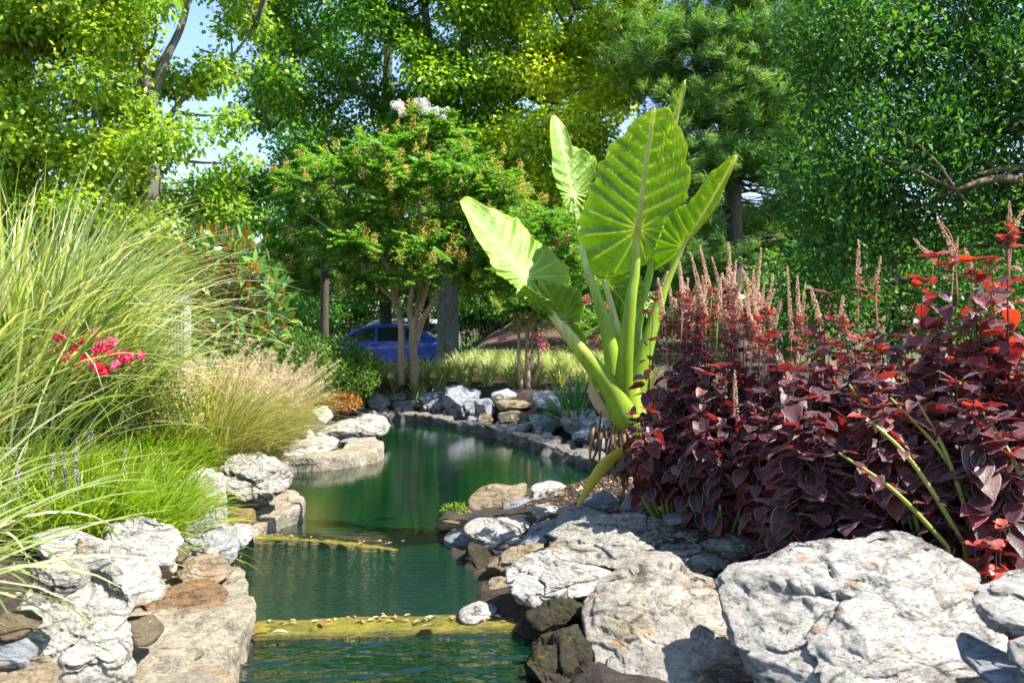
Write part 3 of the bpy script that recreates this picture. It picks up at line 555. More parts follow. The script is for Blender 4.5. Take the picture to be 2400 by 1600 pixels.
# ------------------------------------------------------------------ giant elephant ear
def earmat():
    m, nt, b = newmat('elephant_ear_leaf')
    at = N(nt, 'Attribute'); at.attribute_name = 'tint'; u = N(nt, 'Attribute'); u.attribute_name = 'uu'
    ge = N(nt, 'NewGeometry')
    n1 = noise_tex(nt, 6, 4, .6)
    blade = ramp(nt, n1, [(.3, (.15, .30, .018)), (.7, (.24, .42, .03))])
    blade = mixc(nt, u.outputs['Fac'], blade, (.34, .48, .04))
    c = mixc(nt, at.outputs['Fac'], blade, (.60, .66, .24))
    sp = ramp(nt, noise_tex(nt, 26, 4, .6), [(.66, g3(0)), (.71, g3(.5))]); c = mixc(nt, sp, c, (.34, .30, .07))
    br_ = math_(nt, 'MULTIPLY', math_(nt, 'POWER', u.outputs['Fac'], 12.0), ramp(nt, noise_tex(nt, 9, 3, .6), [(.5, g3(0)), (.6, g3(1))])); c = mixc(nt, br_, c, (.30, .17, .05))
    nt.links.new(c, b.inputs['Base Color']); b.inputs['Roughness'].default_value = .36; b.inputs['Specular IOR Level'].default_value = .45
    f = noise_tex(nt, 55, 6, .7); nt.links.new(bump(nt, f, .5, .008), b.inputs['Normal'])
    tr = N(nt, 'BsdfTranslucent'); nt.links.new(mixc(nt, 1., c, (1.9, 1.7, .15), 'MULTIPLY'), tr.inputs[0])
    mx = N(nt, 'MixShader'); mx.inputs[0].default_value = .42
    nt.links.new(b.outputs[0], mx.inputs[1]); nt.links.new(tr.outputs[0], mx.inputs[2]); nt.links.new(mx.outputs[0], nt.nodes['Material Output'].inputs[0])
    return m
M['ear'] = earmat()
def ear_leaf(outline, att, tip, Y, lean, mb_par, name='leaf_blade', conv=lambda p: p, vein=1.0, yellow=0.0, quilt=1.0, curl=.12, rings=46, na=200, nv=7, ruff=.012, label=None, lobe=True):
    """blade grown outwards from the stalk joint `att` to the outline; lean=(dY/dX, dY/dZ) tilts it in depth"""
    q = np.array([P(*conv(p), Y)[[0, 2]] for p in outline]); a0 = P(*conv(att), Y)[[0, 2]]; tp = P(*conv(tip), Y)[[0, 2]]
    L = np.linalg.norm(tp-a0); ax = (tp-a0)/L; ay = np.array([-ax[1], ax[0]])
    ang = np.linspace(0, 2*np.pi, na, endpoint=False); th0 = math.atan2(ax[1], ax[0]); rad = np.full(na, .02)
    for k, a in enumerate(ang):
        d = np.array([math.cos(a+th0), math.sin(a+th0)]); best = .01
        for i in range(len(q)):
            A = q[i]-a0; e = q[(i+1) % len(q)]-q[i]; det = d[0]*e[1]-d[1]*e[0]
            if abs(det) < 1e-12: continue
            t = (A[0]*e[1]-A[1]*e[0])/det; s = (A[0]*d[1]-A[1]*d[0])/det
            if t > 0 and 0 <= s <= 1: best = max(best, t)
        rad[k] = best
    rad = .2*np.roll(rad, 1)+.6*rad+.2*np.roll(rad, -1)
    rr = np.linspace(0, 1, rings+1)[1:]
    rg = np.random.default_rng(int(abs(Y)*1000)+len(outline)); edge = 1+.018*np.sin(ang*23+rg.random()*6)+.012*np.sin(ang*41)
    r = rr[:, None]*rad[None]*edge[None]; A = ang[None]+0*r
    x = np.cos(A)*r/L; y = np.sin(A)*r/L          # leaf coordinates, midrib along +x
    ay_ = np.abs(y); sgn = np.sign(y)
    # pinnate veins for the front, radiating veins for the lobes
    w = .0085*(1.25-np.clip(x, 0, 1))
    v = np.exp(-(y/(w*1.25))**2)*(x > -.02)
    s1 = (x+.0*ay_-.62*ay_-.10*ay_**2)*nv; fr = np.abs(s1-np.round(s1)); fpart = ss(.02, .12, x-.35*ay_)
    dv = fr/nv/1.2; cell1 = np.cos(np.pi*np.clip(fr*2, 0, 1))
    pa = A.copy(); pa = np.abs((pa+np.pi) % (2*np.pi)-np.pi); lobes = pa/R(27)+.35*r/L; fr2 = np.abs(lobes-np.round(lobes)); dv2 = fr2*R(27)*r/L
    wv = .0085*(1.2-np.clip(rr[:, None]+0*r, 0, 1)*.75)
    vein_l = np.exp(-(dv/wv)**2)*fpart+np.exp(-(dv2/wv)**2)*(1-fpart)*(pa < R(165))
    vein_l = vein_l*(ay_ > .004)
    s3 = (ay_*1.2+x*.55+.02*np.sin(x*30))*nv*4.2; sec = np.exp(-((np.abs(s3-np.round(s3)))/.12)**2)*.22
    V_ = np.clip(np.maximum(np.maximum(v, vein_l*.85), sec), 0, 1)
    Q = (cell1*fpart+np.cos(np.pi*np.clip(fr2*2, 0, 1))*(1-fpart))
    wr = noise
    P2 = a0+r[..., None]*0
    gx = np.cos(A+th0)*r; gz = np.sin(A+th0)*r
    X_ = a0[0]+gx; Z_ = a0[1]+gz
    bul = -Q*.0085*quilt*(1-np.exp(-ay_*14))*np.minimum(1, rr[:, None]*2)
    pk = np.array([wr.noise(Vector((p*26/ max(L, .3), q_*26/max(L, .3), 3))) for p, q_ in zip(X_.ravel(), Z_.ravel())]).reshape(X_.shape)*.005*quilt
    ruf = ruff*np.sin(A*17+rg.random()*6)*(rr[:, None]**4)+ruff*.7*np.sin(A*9+2)*(rr[:, None]**3)
    Yd = Y+lean[0]*(X_-a0[0])+lean[1]*(Z_-a0[1])+curl*((y*L)**2)/max(L, .1)*2.2+bul+pk*(rr[:, None] > .1)+ruf
    k_ = Yd/Y; V = np.stack([X_*k_, Yd, H+(Z_-H)*k_], -1).reshape(-1, 3); T = (V_*vein).ravel(); U = np.clip((rr[:, None]**14)*.9+yellow+0*r+.25*np.sin(A*5)**2*yellow*(rr[:, None]), 0, 1).ravel()
    c = np.array([[a0[0], Y, a0[1]]]); V = np.vstack([V, c]); T = np.append(T, vein); U = np.append(U, 0)
    i = np.arange(rings-1)[:, None]*na; j = np.arange(na)[None]; j2 = (j+1) % na
    Fc = np.stack([i+j, i+j2, i+na+j2, i+na+j], -1).reshape(-1, 4); mb = MB(); mb.add(V, Fc, T, U)
    j = np.arange(na); mb.F[3] = [np.stack([j, np.full(na, rings*na), (j+1) % na], -1)]
    o = mb.build(name, M['ear'], mb_par, label=label)
    so = o.modifiers.new('thickness', 'SOLIDIFY'); so.thickness = .0016; so.offset = 0
    # midrib ridge, on the underside
    return o
cz = lambda p: (1000+p[0]/2.614, 150+p[1]/2.614)
c2 = lambda p: (1200+p[0]/2.614, 600+p[1]/2.614)
eb = G(1491, 1150, .36); YE = 5.5
ear = empty('elephant_ear', (P(1491, 1100, YE)[0], YE, .34), 'giant yellow-green elephant ear plant with huge upright leaves, rising above the rocks', 'plant')
lv = {}
lv['A'] = ear_leaf([(1395,265),(1440,272),(1500,300),(1535,345),(1562,400),(1575,450),(1597,520),(1592,580),(1612,640),(1615,720),(1600,790),(1598,840),(1520,880),(1465,950),(1450,1010),(1420,1080),(1400,1150),(1350,1215),(1300,1255),(1262,1240),(1255,1275),(1160,1290),(1120,1282),(1080,1302),(1020,1296),(975,1250),(945,1225),(950,1160),(925,1090),(935,1020),(930,960),(965,880),(985,790),(995,750),(1035,700),(1045,630),(1095,560),(1130,490),(1200,430),(1265,375),(1310,310)],
    (1298,1010),(1395,265), YE-.05, (-.55,-.42), ear, conv=cz, nv=8, quilt=1.15, label='largest upright leaf blade, seen from its ribbed underside')
lv['B'] = ear_leaf([(790,318),(762,335),(750,365),(757,450),(762,520),(772,560),(766,640),(790,730),(812,782),(850,870),(900,930),(935,1005),(950,960),(962,865),(985,780),(1003,705),(1035,692),(1032,650),(1047,605),(1020,560),(990,545),(955,515),(900,512),(885,500),(878,450),(855,400),(835,355),(810,330)],
    (895,800),(795,325), YE+.22, (.55,.35), ear, conv=cz, nv=7, quilt=.6, curl=-.5, label='leaf blade folded upright at the upper left, its pale glossy top side showing')
lv['C'] = ear_leaf([(190,828),(250,815),(300,840),(345,848),(380,880),(430,890),(470,925),(550,935),(580,980),(625,1020),(650,1070),(690,1085),(715,1130),(770,1140),(800,1190),(850,1230),(880,1245),(872,1300),(880,1335),(800,1345),(740,1335),(660,1322),(690,1380),(640,1420),(600,1440),(545,1410),(555,1380),(520,1350),(470,1310),(432,1290),(400,1240),(385,1190),(340,1130),(300,1050),(262,1000),(240,930),(210,880)],
    (612,1300),(190,828), YE-.15, (.45,.75), ear, conv=cz, nv=8, vein=.75, quilt=.45, yellow=.18, curl=-.1, label='sunlit leaf blade stretching far out to the left')
c4 = lambda p: (1050+p[0]/5.2275, 650+p[1]/5.2275)
ear_leaf([(1040,30),(1200,60),(1280,50),(1350,70),(1440,95),(1500,110),(1590,135),(1640,170),(1640,260),(1675,350),(1662,440),(1650,500),(1560,525),(1480,505),(1430,512),(1370,500),(1310,430),(1250,330),(1180,200),(1090,110)],(1400,500),(1150,60), YE-.13, (-.5,-.5), ear, conv=c4, name='leaf_blade_lobe', nv=4, rings=24, na=110, quilt=.7, vein=.5, label='backlit right lobe of the leaf reaching left')
ear_leaf([(1170,360),(1250,430),(1320,470),(1400,520),(1480,560),(1540,590),(1600,620),(1660,690),(1695,740),(1728,840),(1690,835),(1660,800),(1620,805),(1560,790),(1480,785),(1440,740),(1400,745),(1370,690),(1330,640),(1300,560),(1240,500)],(1400,560),(1700,800), YE+.04, (-.4,-.4), ear, conv=c4, name='leaf_blade_lobe', nv=4, rings=20, na=100, quilt=.7, vein=.3, yellow=.3, label='small yellow scrap of leaf along the left stalk')
ear_leaf([(830,230),(880,150),(940,90),(1010,130),(1080,190),(1170,215),(1250,260),(1290,330),(1285,460),(1240,490),(1235,400),(1220,345),(1150,400),(1090,412),(1040,395),(1000,340),(985,300),(930,290),(870,275)],(1040,210),(1250,400), YE-.24, (.2,-.5), ear, conv=c4, name='leaf_blade_lobe', nv=4, rings=22, na=100, quilt=.5, vein=.1, label='dark shaded curled lobe of the leaf reaching left')
lv['D'] = ear_leaf([(1912,550),(1870,560),(1830,590),(1800,610),(1770,650),(1740,660),(1720,700),(1690,740),(1650,800),(1612,830),(1600,870),(1560,865),(1500,885),(1470,930),(1450,950),(1445,1000),(1410,1050),(1408,1100),(1388,1140),(1330,1200),(1320,1225),(1352,1238),(1400,1268),(1440,1235),(1480,1215),(1560,1150),(1610,1080),(1665,975),(1735,945),(1765,890),(1800,850),(1815,770),(1832,700),(1870,660),(1895,610)],
    (1572,1122),(1912,550), YE+.12, (-.5,-.40), ear, conv=cz, nv=9, vein=.9, quilt=.7, curl=.3, label='narrow leaf blade angled to the right with curved pale ribs')
lv['E'] = ear_leaf([(1592,80),(1580,110),(1588,150),(1575,210),(1560,280),(1545,330),(1530,385),(1495,330),(1460,292),(1480,255),(1500,240),(1512,190),(1535,165),(1555,150),(1560,110)],(1505,345),(1592,80), YE+.35, (-.5,-.3), ear, conv=cz, nv=7, rings=24, na=110, label='slender leaf tip standing behind the largest blade')
lv['F'] = ear_leaf([(1083,1308),(1140,1290),(1200,1262),(1260,1262),(1310,1300),(1330,1340),(1325,1400),(1300,1470),(1290,1530),(1225,1600),(1195,1640),(1165,1560),(1150,1480),(1120,1400)],(1095,1322),(1290,1560), YE+.2, (-.5,-.4), ear, conv=cz, nv=5, rings=26, na=120, label='small backlit blade between the stalks')
lv['G'] = ear_leaf([(1360,1390),(1395,1400),(1412,1440),(1405,1480),(1375,1530),(1345,1560),(1325,1540),(1335,1470),(1345,1420)],(1340,1500),(1400,1420), YE+.3, (.4,.5), ear, conv=cz, nv=4, rings=20, na=90, label='small pale blade right of the middle stalks')
def stalk(pts, Ys, wpx, name='leaf_stalk', mat='petiole', label=None, flat=.8, seed=0):
    p = np.array([P(*q, y) for q, y in zip(pts, Ys)]); n = 40
    r = np.array(wpx, float)/F*YE/2
    mb = MB(); tube(mb, p, r, sides=14, n=n, tint=np.random.default_rng(seed).uniform(.3, .7), flat=flat); 
    V_ = mb.V[-1]; zf = np.clip((V_[:, 2]-p[-1, 2])/max(.2, p[0, 2]-p[-1, 2]), 0, 1); mb.T[-1] = np.clip(.12+.25*zf+.62*ss(.45, .75, zf)*(name == 'leaf_stalk')+.1*seed%.3, 0, 1) if name in ('leaf_stalk', 'stalk_base') else mb.T[-1]
    return mb.build(name, M[mat], ear, label=label)
b_ = (1488, 1032)
stalk([(1534,252),(1520,340),(1508,430),(1497,520),(1492,560),(1489,640),(1479,700),(1466,830),(1462,920),(1475,1000)], [YE-.425,YE-.33,YE-.24,YE-.135,YE-.09,YE-.1,YE-.12,YE-.1,YE-.05,YE], [3,8,11,15,18,21,26,36,46,60], label='thick stalk and pale midrib of the largest leaf')
stalk([(1343,456),(1355,530),(1374,623),(1399,696),(1426,791),(1449,925),(1475,1000)], [YE+.2,YE+.22,YE+.15,YE+.1,YE+.05,YE+.02,YE], [5,9,17,24,34,46,50], seed=1)
stalk([(1234,648),(1262,690),(1292,732),(1353,812),(1430,908),(1468,985),(1494,1036)], [YE-.15,YE-.14,YE-.12,YE-.08,YE-.06,YE-.05,YE], [8,14,20,32,52,66,44], seed=2, label='long thick stalk leaning far to the left')
stalk([(1730,362),(1680,455),(1640,520),(1601,578),(1563,665),(1533,753),(1506,852),(1485,960),(1480,1010)], [YE-.24,YE-.09,YE+.01,YE+.10,YE+.11,YE+.07,YE+.03,YE,YE], [2,5,7,10,17,30,40,46,50], seed=3)
stalk([(1606,190),(1590,260),(1560,420),(1525,630),(1506,696),(1491,772),(1487,868),(1482,1000)], [YE+.1,YE+.19,YE+.30,YE+.25,YE+.2,YE+.16,YE+.1,YE+.05], [2,5,10,18,24,28,32,40], seed=4)
stalk([(1417,655),(1437,734),(1456,830),(1470,960)], [YE+.2,YE+.16,YE+.12,YE+.05], [12,18,26,36], seed=5)
stalk([(1528,735),(1512,800),(1500,880)], [YE+.3,YE+.22,YE+.12], [6,12,24], seed=6)
stalk([(1470,900),(1473,970),(1484,1020),(1494,1042)], [YE]*4, [60,84,78,46], name='stalk_base', seed=7, flat=.9)
stalk([(1494,1046),(1449,1063),(1414,1093),(1384,1135),(1353,1187)], [YE-.12,YE-.2,YE-.25,YE-.3,YE-.35], [20,24,30,22,6], name='dying_leaf_stalk', mat='dying', label='withered yellow stalk drooping to the rocks', flat=.5, seed=8)
stalk([(1384,885),(1392,925),(1415,962),(1445,985)], [YE-.02]*4, [5,26,26,10], name='papery_husk', mat='husk_pale', flat=.3, label='pale papery husk peeling from the leaning stalk')
rg = np.random.default_rng(5); mb = MB()
for k in range(46):
    x0 = rg.uniform(1440, 1610); y0 = rg.uniform(1030, 1075); l = rg.uniform(40, 120); y_ = YE+rg.uniform(-.16, .25)
    pts = [P(x0+rg.normal(0, 6)*t, y0+l*t, y_+rg.normal(0, .02)) for t in (0, .3, .6, 1)]
    pts[0] = P((x0*.4+1510*.6), 1035, YE)
    tube(mb, pts, np.array([rg.uniform(8, 22), rg.uniform(10, 24), rg.uniform(6, 14), 2])/F*YE/2, sides=6, n=12, tint=rg.random(), flat=.3)
for k in range(14):
    x0 = rg.uniform(1385, 1460); tube(mb, [P(x0+10, 960+rg.uniform(0, 60), YE-.05), P(x0, 1040+rg.uniform(-20, 30), YE-.1), P(x0+rg.uniform(-14, 14), 1110+rg.uniform(-30, 30), YE-.1)], np.array([4, rg.uniform(6, 14), 2])/F*YE/2, sides=5, n=10, tint=rg.random(), flat=.3)
mb.build('dead_husks', M['husk'], ear, label='brown withered leaf husks hanging round the base')
mb = MB(); tube(mb, [P(1530, 1190, YE+.12), P(1528, 1120, YE+.1), P(1510, 1050, YE+.06), P(1492, 1020, YE)], np.array([70, 92, 86, 50])/F*YE/2, sides=16, n=24, wob=.08, tint=.2); mb.build('trunk', M['husk'], ear)
# ------------------------------------------------------------------ coleus bed
def coleusmat():
    m, nt, b = newmat('coleus_leaf')
    at = N(nt, 'Attribute'); at.attribute_name = 'tint'; u = N(nt, 'Attribute'); u.attribute_name = 'uu'
    body = ramp(nt, at.outputs['Fac'], [(0, (.008, .004, .004)), (.35, (.026, .009, .011)), (.6, (.085, .028, .03)), (.72, (.13, .06, .03)), (.85, (.22, .06, .075)), (.93, (.34, .03, .03)), (1, (.5, .07, .03))])
    fz = noise_tex(nt, 90, 3, .6)
    body = mixc(nt, 1., body, ramp(nt, fz, [(.3, g3(.6)), (.7, g3(1.4))]), 'MULTIPLY'); body = mixc(nt, ramp(nt, u.outputs['Fac'], [(.12, g3(0)), (.28, g3(.45)), (.38, g3(0))]), body, (.22, .05, .09)); nt.links.new(bump(nt, noise_tex(nt, 130, 4, .6), .5, .004), b.inputs['Normal'])
    c = mixc(nt, ramp(nt, u.outputs['Fac'], [(.45, g3(0)), (.60, g3(.9))]), body, (.56, .36, .27))
    ge = N(nt, 'NewGeometry'); c2_ = mixc(nt, ge.outputs['Backfacing'], c, mixc(nt, .5, c, (.16, .03, .035)))
    nt.links.new(c2_, b.inputs['Base Color']); b.inputs['Roughness'].default_value = .42; b.inputs['Specular IOR Level'].default_value = .7
    b.inputs['Sheen Weight'].default_value = .45; b.inputs['Sheen Roughness'].default_value = .4; b.inputs['Sheen Tint'].default_value = (.95, .62, .78, 1)
    tr = N(nt, 'BsdfTranslucent'); nt.links.new(ramp(nt, at.outputs['Fac'], [(0, (.20, .010, .015)), (.55, (.50, .03, .02)), (1, (1.0, .10, .02))]), tr.inputs[0])
    mx = N(nt, 'MixShader'); mx.inputs[0].default_value = .27
    nt.links.new(b.outputs[0], mx.inputs[1]); nt.links.new(tr.outputs[0], mx.inputs[2]); nt.links.new(mx.outputs[0], nt.nodes['Material Output'].inputs[0])
    return m
M['coleus'] = coleusmat()
def coleus_leaves(mb, base, D, Nn, L, tint, rg, nr=7):
    n = len(base); D = unit(D); S = unit(np.cross(D, Nn)); Nn = np.cross(S, D)
    t = np.linspace(0, 1, nr); prof = np.array([.0, .82, 1.0, .93, .72, .42, .02])*.36
    cols = np.array([-1, -.82, -.42, 0, .42, .82, 1]); nc = len(cols)
    tt, cc = np.meshgrid(t, cols, indexing='ij'); pr = np.broadcast_to(prof[:, None], tt.shape)
    serr = 1+.06*np.where(np.abs(cc) == 1, np.sin(tt*34), 0)
    lx = tt-.04*np.abs(cc)*(tt > 0); ly = pr*cc*serr
    curl = rg.uniform(.15, .75, n)[:, None, None]; cup = rg.uniform(-.1, .45, n)[:, None, None]
    lz = -curl*lx[None]**2*.55+cup*np.abs(ly)[None]*1.0-.04*np.cos(tt*19)[None]*(np.abs(cc)[None]*.8)*.5
    L = L[:, None, None, None]
    V = base[:, None, None]+L*(D[:, None, None]*lx[None, ..., None]+S[:, None, None]*ly[None, ..., None]+Nn[:, None, None]*lz[..., None])
    i = (np.arange(nr-1)[:, None]*nc+np.arange(nc-1)[None]).ravel(); f = np.stack([i, i+1, i+nc+1, i+nc], -1)
    m = nr*nc; Fc = (np.arange(n)[:, None, None]*m+f[None]).reshape(-1, 4)
    mb.add(V.reshape(-1, 3), Fc, np.repeat(tint, m), np.tile((np.abs(cc) == 1).astype(float).ravel()+((cc == 0)*.3).ravel(), n))
def spike(mb, p0, p1, rg, s=1.0):
    n = 9; ax = p1-p0; L = np.linalg.norm(ax)
    tube(mb, [p0, (p0+p1)/2+rg.normal(0, .006, 3), p1], [.0022*s, .0018*s, .001*s], sides=5, n=6, tint=.2)
    for k in range(int(L/.0075)):
        t = (k+.5)/(L/.0075); c = p0+ax*t; w_ = (.0115*(1-t*.65))*s
        for a in rg.uniform(0, 6.28, 4):
            blob(mb, c+np.array([math.cos(a)*w_, math.sin(a)*w_, rg.normal(0, .002)]), np.array([.0052, .0052, .0048])*(1-t*.45)*s, tint=rg.random(), seg=4, rings=2)
def coleus(px, Y, top, wpx, label, seed, nst=15, spikes=(), lean=(0, 0), bright=0, leafs=.105, bare=.12, extra=0, lf=.82):
    rg = np.random.default_rng(seed+500); nst = int(nst*1.15); leafs *= lf; x0 = (px-1200)/F*Y; z0 = float(zg(np.array([x0]), np.array([Y]))[0])
    ht = H-(top-YH)/F*Y-z0; wd = wpx/F*Y
    root = empty('coleus', (x0, Y, z0), label, 'plant', 'dark red coleus plants in the bed on the right')
    sm, lm = MB(), MB(); B, D, Nn, Ls, T = [], [], [], [], []
    for k in range(nst):
        a = rg.uniform(0, 2*np.pi) if k > 2 else -np.pi/2+rg.normal(0, .5)
        rr = wd*.5*math.sqrt(rg.random()); hh = ht*rg.uniform(.62, 1.0)*(1-.30*(rr/(wd*.5))**2)
        tip = np.array([x0+math.cos(a)*rr+lean[0]*hh, Y+math.sin(a)*rr*.8+lean[1]*hh, z0+hh])
        b0 = np.array([x0+math.cos(a)*rr*.25, Y+math.sin(a)*rr*.2, z0-.03])
        mid = (b0+tip)/2+np.array([math.cos(a)*rr*.28, math.sin(a)*rr*.25, -hh*.02])+rg.normal(0, .02, 3)
        path = smooth_path([b0, mid, tip], 24); cut = rg.integers(9, 14); tube(sm, path[:cut], [.009, .0065], sides=6, tint=rg.random()); tube(lm, path[cut-1:], [.0063, .0018], sides=5, tint=.35)
        Ln = np.sum(np.linalg.norm(np.diff(path, axis=0), axis=1)); nodes = int(Ln/.034); ph = rg.random()*6
        for j in range(nodes):
            t = bare+(1-bare)*(j+.6)/nodes; q = path[min(23, int(t*23))]+(path[min(23, int(t*23)+1)]-path[min(23, int(t*23))])*((t*23) % 1) if t < 1 else path[-1]
            for s in (0, np.pi):
                if rg.random() < (.62 if t < .45 else .14): continue
                az = ph+j*np.pi/2+s+rg.normal(0, .25); el = rg.normal(.05, .3)+(.5 if t > .95 else 0)
                d = np.array([math.cos(az)*math.cos(el), math.sin(az)*math.cos(el), math.sin(el)-.15])
                pet = leafs*.28; B.append(q+d*pet*.9); 
                d2 = d.copy(); d2[2] -= (rg.uniform(-.1, .5) if t > .55 else rg.uniform(.1, 1.0)) if t < .97 else 0; D.append(d2)
                Nn.append(np.array([math.cos(az)*.25, math.sin(az)*.25, 1])+rg.normal(0, .25, 3)); sz = leafs*rg.uniform(.55, 1.4)*(1-.5*ss(.8, 1., t)); Ls.append(sz)
                T.append(np.clip(rg.beta(1.2, 1.9)+bright*t, 0, 1))
        for j in range(4):
            az = ph+j*np.pi/2+rg.normal(0, .2); B.append(path[-1]); D.append(np.array([math.cos(az), math.sin(az), rg.uniform(.0, .7)])); Nn.append(np.array([0, 0, 1.])+rg.normal(0, .2, 3)); Ls.append(leafs*rg.uniform(.45, .9)); T.append(np.clip(rg.beta(2, 2)+bright, 0, 1))
    bracts = []
    if extra: spikes = list(spikes)+[(px+rg.normal(0, wpx*.30), rg.uniform(top-75, top+20), rg.uniform(50, 90)) for _ in range(extra)]
    sp = []
    for (sx, st, sl) in spikes:
        mb = MB(); yy = Y+rg.uniform(-.12, .15); p1 = P(sx, st, yy); p0 = P(sx+rg.normal(0, 20), st+sl, yy+rg.normal(0, .03)); bracts.append((p0, p1))
        spike(mb, p0, p1, rg, s=rg.uniform(.85, 1.15)*Y/4.4); tube(mb, [p0+np.array([rg.normal(0, .02), 0, -.22]), p0], [.003, .0022], sides=5, n=4, tint=.1); sp.append(mb)
    for p0, p1 in bracts:
        for j in range(14):
            az = rg.uniform(0, 6.28); B.append(p0+(p1-p0)*rg.uniform(-.5, .25)); D.append([math.cos(az), math.sin(az), rg.uniform(-.1, .7)]); Nn.append(np.array([0, 0, 1.])+rg.normal(0, .3, 3)); Ls.append(rg.uniform(.025, .055)); T.append(rg.uniform(.6, .93))
    coleus_leaves(lm, np.array(B), np.array(D), np.array(Nn), np.array(Ls), np.array(T), rg)
    sm.build('stem', M['stem_green'], root); lm.build('foliage', M['coleus'], root)
    for mb in sp: mb.build('flower_spike', M['seed_pale'], root)
    return root
Sp = lambda *a: a
coleus(1600, 5.1, 690, 210, 'coleus with pale flower spikes nearest the giant green leaves, back left', 1, 15, [(1592,612,120),(1618,590,150),(1640,572,130),(1612,650,100),(1655,640,110),(1585,680,70),(1630,700,70)], extra=9)
coleus(1700, 5.0, 695, 210, 'coleus crowded with pinkish flower spikes, second from the giant green leaves', 2, 15, [(1668,600,110),(1706,566,150),(1690,640,110),(1725,610,120),(1742,650,100),(1680,690,80)], extra=9)
coleus(1800, 4.9, 690, 220, 'coleus carrying the densest beige flower spikes in the middle of the bed', 3, 15, [(1765,630,110),(1784,580,160),(1792,660,120),(1812,640,120),(1832,700,90),(1845,622,170),(1868,645,130),(1815,720,80),(1888,660,110),(1900,670,90)], extra=9)
coleus(1570, 5.0, 840, 210, 'dark coleus overlapping the base of the giant green plant', 4, 11, leafs=.10, bare=.3)
coleus(1690, 4.75, 830, 230, 'nearly black coleus low in the middle of the left part of the bed', 5, 13, [(1800,820,80),(1720,880,60)])
coleus(1830, 4.5, 830, 240, 'coleus with greenish young flower spikes low in the middle of the bed', 6, 14, [(1872,822,90),(1830,835,80),(1722,865,120)])
coleus(1975, 4.6, 625, 240, 'coleus with a scarlet top rosette and one tall pale spike above it', 7, 16, [(2012,560,100),(2065,600,70),(1975,690,60)], bright=.2, leafs=.115)
coleus(2110, 4.4, 590, 240, 'coleus with glowing red upper leaves and two beige spikes, right of the scarlet rosette', 8, 16, [(2196,510,90),(2140,557,50),(2245,555,60)], bright=.26, leafs=.115)
coleus(2250, 4.2, 545, 260, 'tall coleus with broad wine-red leaves, second from the right edge', 9, 17, [(2260,580,50)], bright=.2, leafs=.12)
coleus(2390, 4.1, 455, 280, 'tallest coleus, cut by the right edge of the picture', 10, 18, [(2365,470,60),(2398,490,60)], bright=.26, leafs=.12)
coleus(1950, 4.15, 850, 250, 'coleus with broad purple drooping leaves in the front of the bed', 11, 9, leafs=.12, lean=(-.15, 0), lf=1.05, bare=.3)
coleus(2190, 4.0, 800, 280, 'coleus with bare yellow-green lower stalks, front of the bed near the right', 12, 7, leafs=.12, lf=.95, bare=.62, lean=(-.25, 0))
coleus(2370, 3.85, 820, 240, 'coleus with dark overhanging leaves at the right edge above the big white boulder', 13, 8, leafs=.12, lf=1.0, bare=.5, lean=(-.1, 0))
coleus(1850, 4.15, 1040, 150, 'low coleus with star-shaped purple leaf rosettes at the front edge of the bed', 14, 5, leafs=.115, lf=1.1)
coleus(2010, 3.85, 1140, 150, 'small black-leaved coleus behind the largest boulder', 15, 7, leafs=.11, lf=1.1)
coleus(2320, 3.62, 1180, 150, 'small crimson coleus touching the ground at the far right', 16, 7, leafs=.085, bright=.6)
coleus(1690, 4.8, 1010, 180, 'low straggly coleus over the dark mulch', 17, 6, leafs=.09)
# long bare stalks slanting down behind the largest boulder, leaves only at their upper ends
rg = np.random.default_rng(909); gx = P(2230, 0, 3.7)[0]
root = empty('coleus', (gx, 3.7, float(zg(np.array([gx]), np.array([3.7]))[0])), 'leggy coleus with thick yellow-green slanting stalks and sparse small leaves above the largest boulder', 'plant', 'dark red coleus plants in the bed on the right')
sm, lm = MB(), MB(); B, D, Nn, Ls, T = [], [], [], [], []
for a_, b_, c_, Y0 in (((2010, 960), (2130, 1090), (2270, 1290), 3.74), ((2085, 930), (2200, 1070), (2330, 1270), 3.80), ((1965, 1060), (2090, 1160), (2230, 1290), 3.70), ((1990, 900), (2080, 1060), (2160, 1260), 3.86), ((2150, 940), (2215, 1080), (2280, 1250), 3.78), ((2300, 960), (2370, 1090), (2430, 1230), 3.7)):
    pth = smooth_path([P(*a_, Y0+.12), P(*b_, Y0+.03)+np.array([.01, 0, .015]), P(*c_, Y0)], 30); pth[-1, 2] = min(pth[-1, 2], .3); tube(sm, pth, [.004, .007, .0095, .0095], sides=8, tint=rg.uniform(.4, 1))
    for k in range(0, 30, 3):
        az = rg.uniform(0, 6.28); t = k/30
        for s in (0, np.pi):
            if rg.random() < t*1.1: continue
            sz = .085*(1-t*.6)*rg.uniform(.5, 1.2); d = np.array([math.cos(az+s), math.sin(az+s), rg.uniform(-.5, .4)]); B.append(pth[k]+d*.015); D.append(d); Nn.append(np.array([0, 0, 1.])+rg.normal(0, .3, 3)); Ls.append(sz); T.append(rg.beta(2, 1.6))
coleus_leaves(lm, np.array(B), np.array(D), np.array(Nn), np.array(Ls), np.array(T), rg); sm.build('stem', M['stem_green'], root); lm.build('foliage', M['coleus'], root)
